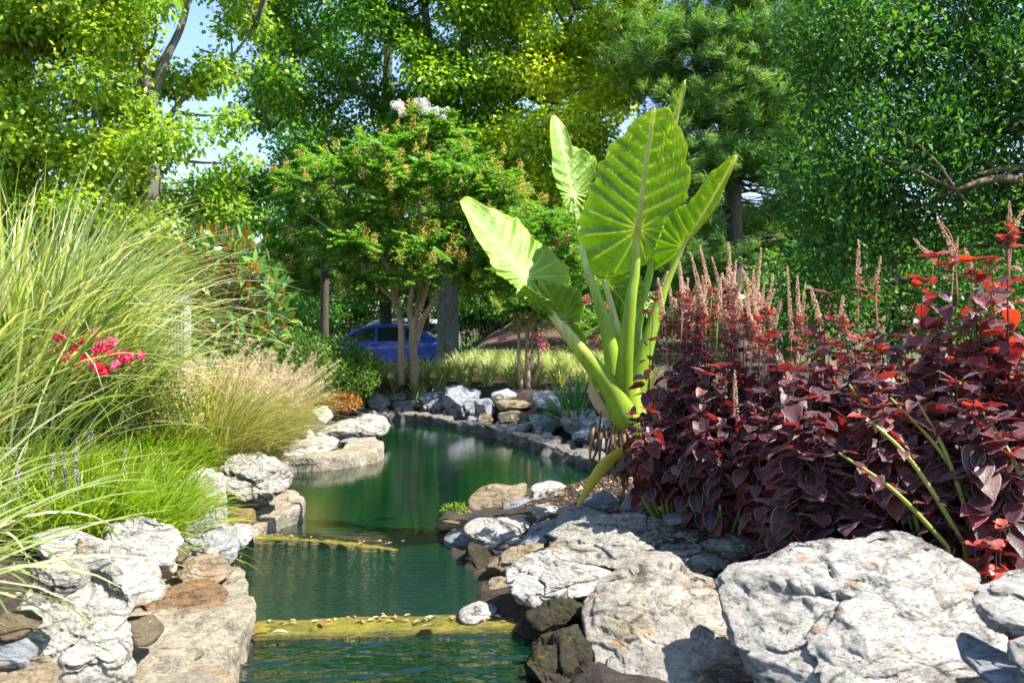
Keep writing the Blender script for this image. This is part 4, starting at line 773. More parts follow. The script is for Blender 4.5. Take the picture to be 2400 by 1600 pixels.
# yellow bush behind
def leafbush(name, c, r, n, L, mat, label, cat, seed, group=None, wl=.5, up=.5, stems=12, shape=7, twig='twig', parent=None, shell=.5, tl=None, flat=1.0):
    rg = np.random.default_rng(seed); c = np.array(c, float); r = np.array(r, float)
    root = parent or empty(name, (c[0], c[1], c[2]-r[2]), label, cat, group)
    mb = MB(); v = unit(rg.normal(0, 1, (n, 3))); rad = rg.random(n)**(1/3*(1-shell)+.12)
    lump = np.array([1+.28*noise.noise(Vector(q*2.2+seed)) for q in v])
    Pp = c+v*(rad*lump)[:, None]*r; D = v*.7+rg.normal(0, .5, (n, 3)); D[:, 2] += .1; Nn = v*.3+np.array([0, 0, up])+rg.normal(0, .45, (n, 3))
    cards(mb, Pp, D, Nn, L*rg.uniform(.7, 1.25, n), L*wl*rg.uniform(.8, 1.2, n), np.clip(rg.beta(2, 2.5, n), 0, 1) if tl is None else tl(rg, n), fold=.25, shape=shape)
    mb.build('foliage', M[mat], root)
    mb = MB(); b0 = c-np.array([0, 0, r[2]+.05])
    for k in range(stems):
        e = c+unit(rg.normal(0, 1, 3)+np.array([0, 0, .6]))*r*.8; tube(mb, [b0+rg.normal(0, .02, 3), (b0+e)/2+rg.normal(0, .05, 3)*r, e], [.012*r[2]/.4, .007*r[2]/.4, .003], sides=5, n=8)
    mb.build('stem', M[twig], root); return root
leafbush('yellow_bush', (P(2230, 1020, 4.6)[0], 4.62, .70), (.55, .22, .30), 3000, .045, 'yellowbush', 'bright yellow-leaved bush glowing through the coleus stalks', 'bush', 3)
# ------------------------------------------------------------------ trees behind the garden
def clumps_px(poly, Y0, Y1, n, r0, r1, seed, holes=()):
    rg = np.random.default_rng(seed); p = np.array(poly, float); out = []
    while len(out) < n:
        x = rg.uniform(p[:, 0].min(), p[:, 0].max()); y = rg.uniform(p[:, 1].min(), p[:, 1].max())
        if not inpoly(np.array([x]), np.array([y]), p)[0] or any(math.hypot((x-a), (y-b)) < c for a, b, c in holes): continue
        out.append((*P(x, y, rg.uniform(Y0, Y1)), rg.uniform(r0, r1)))
    return np.array(out)
def crown(mb, cl, per, L, W, seed, flat=.6, hang=.35, tl=(2, 2.5), shape=4, up=.9, bias=None):
    rg = np.random.default_rng(seed)
    for c in cl:
        n = int(per*(c[3]/.7)**2); v = unit(rg.normal(0, 1, (n, 3))); r = rg.random(n)**.45*(1+.35*rg.normal(0, .5, n).clip(-1, 1))
        Pp = c[:3]+v*r[:, None]*np.array([1, 1, flat])*c[3]
        D = v*.8+rg.normal(0, .5, (n, 3)); D[:, 2] -= hang; Nn = v*.35+np.array([0.15, -.05, up])+rg.normal(0, .5, (n, 3))
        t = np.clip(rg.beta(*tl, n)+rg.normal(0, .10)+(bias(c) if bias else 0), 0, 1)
        cards(mb, Pp, D, Nn, L*rg.uniform(.6, 1.3, n), W*rg.uniform(.7, 1.2, n), t, fold=.2, shape=shape)
def limbs(mb, forks, cl, seed, r0=.04, frac=.6, sides=6):
    """twigs from the nearest limb point out to the leaf clumps"""
    rg = np.random.default_rng(seed); fp = np.vstack(forks)
    for c in cl:
        if rg.random() > frac: continue
        t = c[:3]; cand = fp[fp[:, 2] < t[2]+.3]; cand = cand if len(cand) else fp
        f = cand[np.argmin(np.linalg.norm((cand-t)*np.array([1, 1, .55]), axis=1))]
        m_ = (f+t)/2+rg.normal(0, .12, 3)+np.array([0, 0, -.1]); tube(mb, [f, m_, t], [r0, r0*.6, .006], sides=sides, n=8, tint=.4)
def tree(name, label, trunk, limbsp, cl, per, L, W, mat, bark, seed, group=None, cat='tree', flat=.6, hang=.35, tl=(2, 2.5), frac=.6, r0=.04, shape=4, bias=None, up=.9, wob=.05):
    """trunk / limbsp: lists of (points, radii)"""
    root = empty(name, trunk[0][0][0], label, cat, group); mb = MB(); fk = []
    for k, (p, r) in enumerate(list(trunk)+list(limbsp)):
        tube(mb, p, r, sides=14 if k < len(trunk) else 8, n=26, wob=wob, seed=seed+k, tint=.5); fk.append(smooth_path(p, 14)[3:] if k < len(trunk) else smooth_path(p, 14))
    mb.build('trunk', M[bark], root)
    if frac: mb = MB(); limbs(mb, fk, cl, seed, r0, frac); mb.build('branch', M[bark], root)
    mb = MB(); crown(mb, cl, per, L, W, seed, flat, hang, tl, shape, up, bias); mb.build('crown', M[mat], root)
    return root
def gp(px, Y, dz=-.1): x = (px-1200)/F*Y; return np.array([x, Y, float(zg(np.array([x]), np.array([Y]))[0])+dz])
# left bright maple
Yl = 16
cl = np.vstack([clumps_px([(-260, -420), (300, -420), (440, -60), (330, 60), (420, 240), (470, 380), (430, 500), (330, 560), (-260, 560)], Yl-1.6, Yl+1.2, 165, .38, .75, 1, [(355, 130, 38), (395, 60, 30)]),
                clumps_px([(380, -400), (640, -400), (640, 60), (520, 190), (600, 300), (560, 520), (430, 500), (470, 380), (420, 240), (470, 150)], Yl-.5, Yl+1.2, 44, .3, .55, 2, [(430, 75, 60), (560, 120, 45), (520, 220, 40)])])
tree('maple_tree', 'bright yellow-green maple filling the upper left, its forked trunk showing through', [([gp(350, Yl), P(352, 500, Yl), P(352, 260, Yl)], [.20, .17, .13])],
     [([P(352, 262, Yl), P(336, 150, Yl-.1), P(322, 60, Yl-.1), P(326, -120, Yl), P(330, -300, Yl)], [.11, .09, .08, .07, .03]), ([P(352, 262, Yl), P(378, 160, Yl+.1), P(425, 60, Yl+.2), P(450, -60, Yl+.2), P(470, -250, Yl)], [.10, .08, .06, .05, .02]),
      ([P(352, 350, Yl), P(430, 230, Yl+.4), P(520, 160, Yl+.5), P(600, 60, Yl+.5)], [.06, .045, .03, .015]), ([P(352, 400, Yl), P(250, 300, Yl-.3), P(150, 120, Yl-.4), P(100, -100, Yl)], [.08, .06, .04, .02]), ([P(352, 300, Yl), P(240, 160, Yl), P(200, 0, Yl), P(180, -200, Yl)], [.07, .05, .04, .02])],
     cl, 800, .098, .076, 'maple', 'bark_big', 11, hang=.5, bias=lambda c: .12 if c[0] < -5.2 else -.08)  # left clumps tinted lighter, sunlight put into the leaf colour
# big middle maple
Ym = 22
hol = [(1010, 40, 42), (1080, 70, 25), (560, 120, 70), (630, 330, 60), (600, 400, 50), (480, 240, 60), (700, 60, 30), (890, 140, 28)]
cl = np.vstack([clumps_px([(460, -420), (1000, -420), (1000, 300), (960, 420), (900, 520), (700, 560), (560, 560), (430, 520), (540, 380), (600, 260), (520, 120)], Ym-2.0, Ym+2.5, 118, .45, .85, 3, hol),
                clumps_px([(980, -420), (1560, -420), (1520, -100), (1500, 60), (1470, 200), (1450, 330), (1420, 480), (1280, 540), (1050, 520), (960, 380)], Ym-2.2, Ym+1.5, 240, .42, .85, 4, [(1010, 40, 42), (1080, 60, 25)])])
tree('maple_tree', 'largest maple behind the pond, its shaded left and sunlit right put into the leaf colour', [([gp(1050, Ym, -.05), gp(1050, Ym, .5), P(1050, 620, Ym), P(1055, 400, Ym), P(1060, 240, Ym)], [.34, .25, .235, .21, .17])],
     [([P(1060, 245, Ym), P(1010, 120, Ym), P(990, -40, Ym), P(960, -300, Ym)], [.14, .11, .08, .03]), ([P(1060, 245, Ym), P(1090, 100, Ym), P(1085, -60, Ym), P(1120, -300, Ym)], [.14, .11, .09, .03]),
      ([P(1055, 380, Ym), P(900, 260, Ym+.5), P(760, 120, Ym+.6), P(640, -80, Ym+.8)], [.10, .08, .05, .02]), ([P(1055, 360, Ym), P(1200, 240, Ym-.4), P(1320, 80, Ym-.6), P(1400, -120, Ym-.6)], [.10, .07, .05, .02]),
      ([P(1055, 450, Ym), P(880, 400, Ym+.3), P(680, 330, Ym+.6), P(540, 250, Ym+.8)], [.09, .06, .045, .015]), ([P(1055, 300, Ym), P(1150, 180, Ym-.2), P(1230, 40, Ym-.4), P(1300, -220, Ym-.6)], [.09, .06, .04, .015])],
     cl, 760, .10, .08, 'maple_y', 'bark_big', 12, hang=.5, bias=lambda c: -.34+.52*float(ss(-2.2, .8, c[0])), tl=(2.2, 2.2))  # leaf tint rises to the right, painting in the sunlit side of the crown
# dark maple behind on the left
Yd = 27
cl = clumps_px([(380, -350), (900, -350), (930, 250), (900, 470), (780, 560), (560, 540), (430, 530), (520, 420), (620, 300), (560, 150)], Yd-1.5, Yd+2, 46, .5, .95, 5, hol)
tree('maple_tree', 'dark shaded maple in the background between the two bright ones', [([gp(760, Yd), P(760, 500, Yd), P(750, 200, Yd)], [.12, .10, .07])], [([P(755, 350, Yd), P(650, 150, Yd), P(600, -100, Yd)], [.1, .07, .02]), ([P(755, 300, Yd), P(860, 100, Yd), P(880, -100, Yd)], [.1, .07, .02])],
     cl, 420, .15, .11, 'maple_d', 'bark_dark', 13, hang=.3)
# pines
def pine(label, pxt, Y, top, tiers, seed, per=60):
    root = empty('pine_tree', gp(pxt, Y), label, 'tree', 'tall pines on the right behind the garden'); rg = np.random.default_rng(seed)
    mb = MB(); tube(mb, [gp(pxt, Y), P(pxt-4, 450, Y), P(pxt+6, 100, Y), P(pxt, top, Y)], [.20, .17, .13, .05], sides=12, n=30, wob=.05, seed=seed); tr = mb
    tr.build('trunk', M['bark_dark'], root); br = MB(); nd = MB()
    for (x, y, hw, hh, n) in tiers:
        for k in range(n):
            ex = x+rg.uniform(-hw, hw); ey = y+rg.uniform(-hh, hh); yy = Y+rg.uniform(-1.6, 1.4); e = P(ex, ey, yy); s = P(pxt, min(690, y+rg.uniform(10, 60)), Y)
            m_ = (s+e)/2+np.array([0, 0, -.12])+rg.normal(0, .1, 3); pth = smooth_path([s, m_, e], 12); 
            if rg.random() < .4: tube(br, pth, [.035, .02, .008], sides=5)
            for q in range(8):
                c = e+rg.normal(0, .22, 3)*np.array([1.3, 1.3, .45]); a = rg.uniform(0, 6.28)
                dirn = np.array([math.cos(a), math.sin(a), .5]); v = unit(rg.normal(0, 1, (per, 3))*.75+dirn); v[:, 2] = np.abs(v[:, 2])*.7
                cards(nd, c+rg.normal(0, .05, (per, 3)), v, rg.normal(0, 1, (per, 3))+np.array([0, 0, .8]), rg.uniform(.13, .22, per), .017, np.clip(rg.normal(.45, .18)+rg.normal(0, .12, per), 0, 1))
    for k in range(26):
        y = rg.uniform(250, 640); s = P(pxt, y, Y); e = s+np.array([rg.choice([-1, 1])*rg.uniform(.5, 1.6), rg.uniform(-1, 1), rg.uniform(-.25, .3)]); tube(br, [s, (s+e)/2+rg.normal(0, .08, 3), e], [.03, .018, .006], sides=5, n=8)
    br.build('branch', M['bark_dark'], root); nd.build('crown', M['pine'], root); return root
pine('soft-needled pine with a bare dark trunk right of the giant green leaves', 1722, 20, -220,
     [(1560, 90, 90, 50, 26), (1500, 160, 60, 60, 20), (1680, 60, 110, 60, 34), (1830, 60, 90, 90, 36), (1640, 190, 90, 50, 30), (1760, 170, 100, 60, 36), (1620, 300, 70, 60, 26), (1700, 240, 90, 50, 28), (1800, 250, 80, 50, 24), (1640, 380, 70, 50, 24), (1780, 370, 100, 45, 36), (1850, 350, 60, 60, 22), (1600, 470, 60, 60, 20), (1640, 560, 70, 50, 22), (1620, -80, 180, 70, 40), (1800, -80, 160, 70, 40), (1560, 640, 90, 60, 24)], 21)
pine('second pine further back, its trunk half hidden behind lower green boughs', 1856, 23, -200,
     [(1900, 200, 80, 90, 28), (1880, 330, 90, 60, 28), (1900, 420, 80, 40, 22), (1830, 520, 90, 40, 34), (1900, 560, 100, 50, 36), (1790, 600, 90, 40, 26), (1980, 480, 80, 80, 26), (1700, 640, 60, 50, 16), (1900, 30, 120, 80, 34), (1950, -90, 150, 70, 34)], 22)
# pine-like cedar, left middle distance
pine('feathery evergreen with low boughs above the blue car', 905, 30, 300,
     [(700, 560, 90, 40, 30), (760, 610, 90, 50, 34), (690, 660, 70, 30, 20), (820, 560, 80, 60, 34), (860, 640, 90, 50, 30), (930, 600, 80, 60, 26), (640, 590, 50, 20, 10), (960, 500, 90, 70, 30)], 23, per=50)
# holly on the right, near and shaded
Yh = 9.5
cl = np.vstack([clumps_px([(1930, -180), (2700, -180), (2700, 560), (2350, 560), (2150, 560), (1990, 600), (1900, 500), (1840, 420), (1880, 260), (1850, 100), (1900, -50)], Yh-.8, Yh+1.6, 360, .26, .5, 6, [(2290, 190, 40), (2130, 430, 30)]),
                clumps_px([(1800, 380), (2100, 380), (2100, 620), (1900, 620)], Yh+.6, Yh+2.0, 26, .2, .4, 7)])
tree('holly_tree', 'dense dark glossy evergreen leaning in from the upper right', [([gp(2560, Yh), P(2520, 500, Yh), P(2440, 200, Yh), P(2400, -200, Yh)], [.16, .13, .1, .05])],
     [([P(2530, 480, Yh), P(2420, 430, Yh-.6), P(2330, 420, Yh-.8), P(2240, 445, Yh-.9)], [.07, .05, .035, .015]), ([P(2500, 420, Yh), P(2380, 395, Yh-.5), P(2290, 408, Yh-.8)], [.05, .035, .012]),
      ([P(2460, 250, Yh), P(2250, 100, Yh), P(2050, 40, Yh)], [.07, .04, .015]), ([P(2480, 300, Yh), P(2200, 300, Yh+.4), P(1950, 250, Yh+.5)], [.06, .04, .015])],
     cl, 640, .07, .032, 'holly', 'twig', 14, flat=.75, hang=-.15, tl=(1.6, 3.2), r0=.014, frac=.2, shape=7, up=.6)
# bright young shoots of the holly are part of its crown; background evergreens and understory
def hedge(name, label, poly, Y0, Y1, n, r0, r1, per, L, mat, seed, px, group='shrubs and trees in the shade at the back', cat='tree', tl=(2, 3)):
    cl = clumps_px(poly, Y0, Y1, n, r0, r1, seed); cl[:, 2] = np.maximum(cl[:, 2], zg(cl[:, 0], cl[:, 1])+.1); Y = (Y0+Y1)/2
    return tree(name, label, [([gp(px, Y), P(px, (np.array(poly)[:, 1].min()+700)/2, Y)], [.12, .05])], [], cl, per, L, L*.7, mat, 'bark_dark', seed, group=group, cat=cat, tl=tl, frac=.35)
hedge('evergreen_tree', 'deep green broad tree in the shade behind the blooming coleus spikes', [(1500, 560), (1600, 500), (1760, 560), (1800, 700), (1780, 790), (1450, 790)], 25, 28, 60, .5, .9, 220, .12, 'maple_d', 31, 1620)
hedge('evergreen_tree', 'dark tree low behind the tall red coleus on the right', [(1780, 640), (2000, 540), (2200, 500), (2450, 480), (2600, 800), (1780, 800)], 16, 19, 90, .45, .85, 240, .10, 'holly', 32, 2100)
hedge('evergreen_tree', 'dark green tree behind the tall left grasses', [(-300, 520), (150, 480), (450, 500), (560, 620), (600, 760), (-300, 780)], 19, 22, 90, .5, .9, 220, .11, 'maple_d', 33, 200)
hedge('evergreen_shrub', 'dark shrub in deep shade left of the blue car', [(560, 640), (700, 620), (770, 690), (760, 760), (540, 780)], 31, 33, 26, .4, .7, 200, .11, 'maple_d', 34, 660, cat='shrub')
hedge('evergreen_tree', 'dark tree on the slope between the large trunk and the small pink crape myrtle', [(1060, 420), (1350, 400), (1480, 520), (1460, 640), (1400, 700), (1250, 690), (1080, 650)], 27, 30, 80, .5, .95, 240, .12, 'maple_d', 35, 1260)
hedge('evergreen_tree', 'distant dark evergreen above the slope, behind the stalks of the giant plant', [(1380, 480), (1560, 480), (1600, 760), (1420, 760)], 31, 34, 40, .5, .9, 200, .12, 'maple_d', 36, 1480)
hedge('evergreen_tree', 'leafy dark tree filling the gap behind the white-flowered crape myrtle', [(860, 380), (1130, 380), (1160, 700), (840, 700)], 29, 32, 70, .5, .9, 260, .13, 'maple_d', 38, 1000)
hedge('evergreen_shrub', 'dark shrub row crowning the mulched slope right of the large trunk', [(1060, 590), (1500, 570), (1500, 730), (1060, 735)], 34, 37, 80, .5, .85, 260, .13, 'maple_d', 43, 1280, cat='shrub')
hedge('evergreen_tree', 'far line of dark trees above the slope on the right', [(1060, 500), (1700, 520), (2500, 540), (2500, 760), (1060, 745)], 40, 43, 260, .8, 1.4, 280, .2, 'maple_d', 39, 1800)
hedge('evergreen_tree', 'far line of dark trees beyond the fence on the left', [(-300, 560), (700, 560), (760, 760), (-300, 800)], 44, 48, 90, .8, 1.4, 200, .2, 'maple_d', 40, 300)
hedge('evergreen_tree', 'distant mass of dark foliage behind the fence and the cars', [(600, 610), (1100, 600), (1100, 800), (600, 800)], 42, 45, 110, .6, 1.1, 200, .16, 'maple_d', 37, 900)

# ------------------------------------------------------------------ crape myrtles
def sprays(mb, seedmb, cl, L, rg, seedfrac=.3, per=10, seedtint=None, down=0.15):
    for c in cl:
        for k in range(per):
            a = rg.uniform(0, 6.28); d = unit(np.array([math.cos(a), math.sin(a)*.9, rg.uniform(-.5, .9)])); ln = c[3]*rg.uniform(.8, 1.3)
            t = np.linspace(.05, 1, int(ln/(L*.42))+2); path = c[:3]+d*ln*t[:, None]+np.array([0, 0, -1])*down*ln*(t**2)[:, None]
            dd = unit(np.gradient(path, axis=0)); n = len(path)
            for s in (-1, 1):
                side = unit(np.cross(dd, np.array([0, 0, 1.0])))*s+rg.normal(0, .25, (n, 3)); D = side*.9+dd*.45; D[:, 2] += .1
                cards(mb, path, D, np.array([0, -.1, 1.])+rg.normal(0, .35, (n, 3)), L*rg.uniform(.7, 1.2, n), L*.48, np.clip(rg.beta(2, 2.4, n), 0, 1), fold=.2, shape=7)
            if rg.random() < seedfrac and seedmb is not None:
                e = path[-1]; m = 70; q = e+unit(rg.normal(0, 1, (m, 3)))*(rg.random(m)**.5)[:, None]*np.array([.05, .05, .09])*rg.uniform(.8, 1.5)+np.array([0, 0, .06])
                cards(seedmb, q, rg.normal(0, 1, (m, 3)), rg.normal(0, 1, (m, 3)), .022, .018, rg.random(m))
def heads(name, mat, pts, root, rg, r=.09, n=170, sz=.024):
    for p in pts:
        mb = MB(); sc_ = rg.normal(0, .5 if n > 500 else .25, (7, 3)).clip(-.7, .7)*r*np.array([1, 1, 1.1]); q = p+sc_[rg.integers(0, 7, n)]*1.0+unit(rg.normal(0, 1, (n, 3)))*(rg.random(n)**.5)[:, None]*r*rg.uniform(.35, .75)
        cards(mb, q, rg.normal(0, 1, (n, 3)), rg.normal(0, 1, (n, 3)), sz, sz*.9, rg.random(n)); mb.build(name, M[mat], root)
Yc = 13.3; rg = np.random.default_rng(77); b0 = gp(960, Yc, -.05)
root = empty('crape_myrtle', b0, 'multi-stemmed crape myrtle with tan seed heads and three white blooms on top', 'tree')
mb = MB()
for p, r in [([(972, 905), (968, 830), (970, 760), (985, 690), (990, 560), (975, 400), (990, 300)], [25, 22, 20, 15, 12, 8, 4]), ([(940, 903), (940, 830), (940, 760), (928, 710), (915, 640), (850, 520), (790, 430)], [20, 17, 16, 15, 12, 8, 4]),
             ([(975, 800), (990, 750), (1020, 700), (1040, 630), (1120, 500), (1200, 440)], [18, 16, 13, 11, 8, 4]), ([(968, 780), (960, 720), (968, 640), (940, 520), (900, 420)], [16, 14, 11, 8, 4]), ([(975, 740), (1000, 680), (1010, 600), (1060, 480), (1080, 400)], [13, 11, 9, 6, 4]), ([(930, 710), (880, 660), (800, 560), (720, 500)], [10, 8, 6, 3])]:
    tube(mb, [P(x, y, Yc+.25*math.sin(i*1.3+x)*(i > 2)) for i, (x, y) in enumerate(p)], np.array(r)/F*Yc/2*.95, sides=9, n=24, wob=.06, seed=r[0])
mb.build('trunk', M['bark_smooth'], root)
cl = np.vstack([clumps_px([(930, 300), (1060, 280), (1090, 380), (1180, 400), (1250, 470), (1290, 560), (1280, 660), (1200, 700), (1100, 690), (1040, 650), (960, 640), (880, 650), (800, 640), (740, 560), (690, 480), (660, 420), (740, 370), (860, 360)], Yc-.9, Yc+1.0, 88, .28, .46, 8),
                clumps_px([(790, 560), (1180, 560), (1200, 700), (1100, 690), (1040, 660), (960, 655), (880, 690), (800, 650)], Yc-1.1, Yc+.2, 22, .24, .36, 19),
                clumps_px([(960, 270), (1040, 270), (1060, 340), (950, 350)], Yc-.2, Yc+.2, 5, .2, .3, 9)])
lm, sm = MB(), MB(); sprays(lm, sm, cl, .08, rg, .2, 14); lm.build('crown', M['myrtle'], root); sm.build('seed_heads', M['myrtle_seed'], root)
mb = MB(); limbs(mb, [np.array([P(x, y, Yc) for x, y in ((990, 560), (975, 400), (850, 520), (790, 430), (1120, 500), (1200, 440), (900, 420), (1080, 400))])], cl, 3, .014, .8, 5); mb.build('branch', M['bark_smooth'], root)
heads('white_bloom', 'bloom_white', [P(935, 254, Yc-.2), P(994, 250, Yc-.2), P(1036, 262, Yc-.2)], root, rg, .105, 900, .018)
rg = np.random.default_rng(78); Ys = 12.5
root = empty('crape_myrtle', gp(1236, Ys), 'small pink-flowered crape myrtle with slim bare stems behind the far stone wall', 'tree'); mb = MB()
for p, r in [([(1222, 915), (1217, 850), (1216, 780), (1215, 700)], [14, 11, 9, 6]), ([(1238, 915), (1236, 850), (1236, 770), (1240, 690), (1236, 600)], [18, 13, 11, 9, 5]), ([(1240, 900), (1245, 840), (1248, 790), (1250, 720)], [12, 9, 8, 5]), ([(1246, 905), (1264, 860), (1262, 800), (1272, 740), (1278, 700), (1330, 600)], [10, 10, 8, 7, 5, 3])]:
    tube(mb, [P(x, y, Ys+.08*math.sin(i*2+x)) for i, (x, y) in enumerate(p)], np.array(r)/F*Ys/2*.85, sides=8, n=18, wob=.05, seed=r[0])
mb.build('trunk', M['bark_smooth'], root)
cl = np.vstack([clumps_px([(1190, 640), (1290, 640), (1300, 740), (1240, 760), (1190, 740)], Ys-.4, Ys+.4, 9, .18, .3, 10), clumps_px([(1130, 520), (1300, 480), (1420, 560), (1430, 700), (1400, 800), (1350, 740), (1290, 660), (1160, 640)], Ys-.3, Ys+.8, 26, .25, .42, 12)])
lm, sm = MB(), MB(); sprays(lm, None, cl, .058, rg, 0, 16); lm.build('crown', M['myrtle'], root)
heads('pink_bloom', 'bloom_pink', [P(x, y, Ys-.25) for x, y in ((1204, 738), (1218, 752), (1242, 732), (1250, 750), (1174, 797), (1266, 795), (1272, 810), (1258, 785), (1290, 600), (1320, 640), (1345, 590), (1300, 570), (1150, 612), (1165, 600), (1390, 790), (1400, 812), (1330, 560), (1375, 700), (1380, 650), (1420, 720))], root, rg, .075, 110)

# ------------------------------------------------------------------ magnolia and shrubs on the left
rg = np.random.default_rng(80); Yg = 9.6
root = empty('magnolia', gp(560, Yg), 'young magnolia with glossy leaves and rusty brown undersides behind the left grasses', 'tree'); mb = MB(); br = MB()
tube(br, [gp(560, Yg), P(550, 700, Yg), P(530, 530, Yg)], [.035, .03, .01], n=12)
cl = clumps_px([(515, 520), (550, 530), (600, 600), (640, 680), (680, 720), (660, 800), (600, 860), (480, 850), (430, 760), (430, 640), (470, 560)], Yg-.55, Yg+.5, 64, .10, .2, 15)
for c in cl:
    a = c[:3]; s = P(555, min(820, 740-(a[2]-H)/Yg*F+60), Yg); tube(br, [s, (s+a)/2, a], [.014, .01, .006], sides=5, n=6)
    n = 26; ax = unit(a-s+np.array([0, -.3, .5])); v = unit(rg.normal(0, 1, (n, 3))*.8+ax*.8); cards(mb, a+v*.03+rg.normal(0, .05, (n, 3)), v, ax+rg.normal(0, .35, (n, 3)), rg.uniform(.10, .16, n), .05, rg.random(n), fold=.15, shape=7)
br.build('branch', M['twig'], root); mb.build('foliage', M['magnolia'], root)
leafbush('shrub', (P(765, 840, 12.4)[0], 12.5, .66), (.50, .45, .40), 4200, .052, 'shrub', 'leafy light green shrub in front of the blue car', 'shrub', 41, shell=.35)
leafbush('shrub', (P(835, 850, 12.8)[0], 13.0, .56), (.34, .35, .32), 2200, .050, 'shrub', 'yellow-tipped shrub overlapping the front door of the blue car', 'shrub', 42, tl=lambda r_, n: np.clip(r_.beta(3, 1.8, n), 0, 1), shell=.35)
leafbush('shrub', (P(700, 850, 11.6)[0], 11.8, .70), (.36, .4, .48), 2000, .048, 'shrub', 'grey-green shrub with a few pink tips at the right of the straw-coloured grass', 'shrub', 43, shell=.35)
leafbush('shrub', (P(800, 905, 12.4)[0], 12.3, .50), (.5, .3, .22), 2600, .034, 'shrub', 'low leafy shrub spilling over the left end of the far wall', 'shrub', 44, shell=.35)
leafbush('succulent', (P(806, 950, 12.2)[0], 12.1, .25), (.22, .16, .11), 900, .05, 'succulent', 'red-tipped succulent at the left end of the far stone wall', 'plant', 45, tl=lambda r_, n: r_.random(n)**.6, stems=4, wl=.35)
# ------------------------------------------------------------------ grasses
def clump(name, label, c, n, R0, L, W, th, droop, mat, seed, group=None, tl=(2, 2), azm=None, cat='ornamental grass', kind=None, segs=9, pw=1.4, parent=None, part='blades'):
    tl = (tl[0]*1.0, tl[1]*.9) if mat == 'misc' else tl
    rg = np.random.default_rng(seed); root = parent or empty(name, c, label, cat, group)
    a = rg.uniform(0, 2*np.pi, n); r = R0*np.sqrt(rg.random(n)); base = np.array(c)+np.stack([np.cos(a)*r, np.sin(a)*r, 0*a-.03], -1)
    az = a+rg.normal(0, .6, n)
    if azm is not None: k = rg.random(n) < azm[2]; az[k] = rg.normal(azm[0], azm[1], k.sum())
    mb = MB(); blades(mb, base, az, np.abs(rg.normal(th[0], th[1], n)), rg.uniform(*droop, n), L*rg.uniform(.55, 1.1, n), W*rg.uniform(.6, 1.3, n), np.where(rg.random(n) < .09, rg.uniform(.85, 1, n), np.clip(rg.beta(*tl, n), 0, 1)) if mat == 'misc' else np.clip(rg.beta(*tl, n), 0, 1), segs=segs, rng=rg, pw=pw)
    mb.build(part, M[mat], root); return root
def at(px, Y, z=None): p = gp(px, Y, 0); return p
GM = 'tall arching grass clumps at the left'
clump('miscanthus', 'tall arching grass clump rising at the far left behind the flowers', at(20, 5.6), 1300, .34, 1.95, .015, (.12, .14), (.4, 2.3), 'misc', 1, GM, tl=(1.6, 1.6))
clump('miscanthus', 'tall grass clump leaning right in front of the magnolia', at(200, 6.0), 750, .22, 1.5, .014, (.12, .15), (.6, 2.2), 'misc', 2, GM, tl=(1.6, 1.6))
clump('miscanthus', 'tall pale-striped grass clump at the left edge, nearer than the other tall clumps', at(-190, 4.6), 420, .24, 1.7, .014, (.16, .16), (.4, 2.0), 'misc', 3, GM, tl=(1.6, 1.5))
clump('miscanthus', 'shadowy grass clump behind the other tall clumps at the left', at(120, 7.4), 1000, .33, 1.95, .014, (.12, .12), (.5, 2.0), 'misc', 4, GM)
clump('broad_leaved_grass', 'broad out-of-focus foreground blades reaching in from the left edge', np.array([-1.75, 2.45, .42]), 75, .16, 1.05, .018, (.45, .3), (.6, 1.8), 'misc', 5, None, azm=(0.25, .5, .75), tl=(2, 2.4))
clump('broad_leaved_grass', 'loose long blades hanging over the tall pillar-like boulder', np.array([-1.84, 3.15, .46]), 90, .14, .72, .012, (.6, .3), (.8, 1.8), 'misc', 6, None, azm=(-.3, .6, .8), tl=(2, 2.2))
clump('broad_leaved_grass', 'long thin blades arching rightwards over the bright green mound', np.array([-2.3, 4.4, .42]), 36, .2, 1.75, .011, (.55, .2), (.6, 1.4), 'misc', 7, None, azm=(.1, .4, .7))
GF = 'straw-coloured fountain grass clumps'
for k, (px, Y, lab) in enumerate([(425, 7.3, 'straw-coloured fountain grass in front of the grey slatted post'), (520, 7.9, 'straw-coloured fountain grass between the magnolia and the white slab'), (615, 8.9, 'feathery fountain grass furthest right, beside the leafy shrub'), (475, 6.6, 'fountain grass nearest the water, drooping towards the white rocks'), (575, 8.0, 'fountain grass with the brightest tan plumes, below the magnolia')]):
    c = at(px, Y); r_ = clump('fountain_grass', lab, c, 1600, .24, .9, .006, (.25, .2), (.7, 1.9), 'fountain', 10+k, GF)
    rg = np.random.default_rng(60+k); mb = MB(); n = 70; a = rg.uniform(0, 6.28, n); th = rg.uniform(.1, .55, n); dr = rg.uniform(.3, .9, n)
    tmp = MB(); path = blades(tmp, c+np.stack([np.cos(a)*.12, np.sin(a)*.12, 0*a], -1), a, th, dr, rg.uniform(.75, 1.02, n), np.full(n, .003), rg.random(n), segs=10, rng=rg)
    mb.V, mb.F, mb.T, mb.U, mb.n = tmp.V, tmp.F, tmp.T, tmp.U, tmp.n
    for p in path:
        m = 90; t = rg.uniform(.80, 1.0, m)*10; i = np.minimum(t.astype(int), 9); q = p[i]+(p[i+1]-p[i])*(t-i)[:, None]; ax = unit(p[-1]-p[-2])
        cards(mb, q, rg.normal(0, 1, (m, 3))+ax*.9, rg.normal(0, 1, (m, 3)), .022, .0045, rg.random(m))
    mb.build('plumes', M['plume'], r_)
GB = 'bright green grass mound'
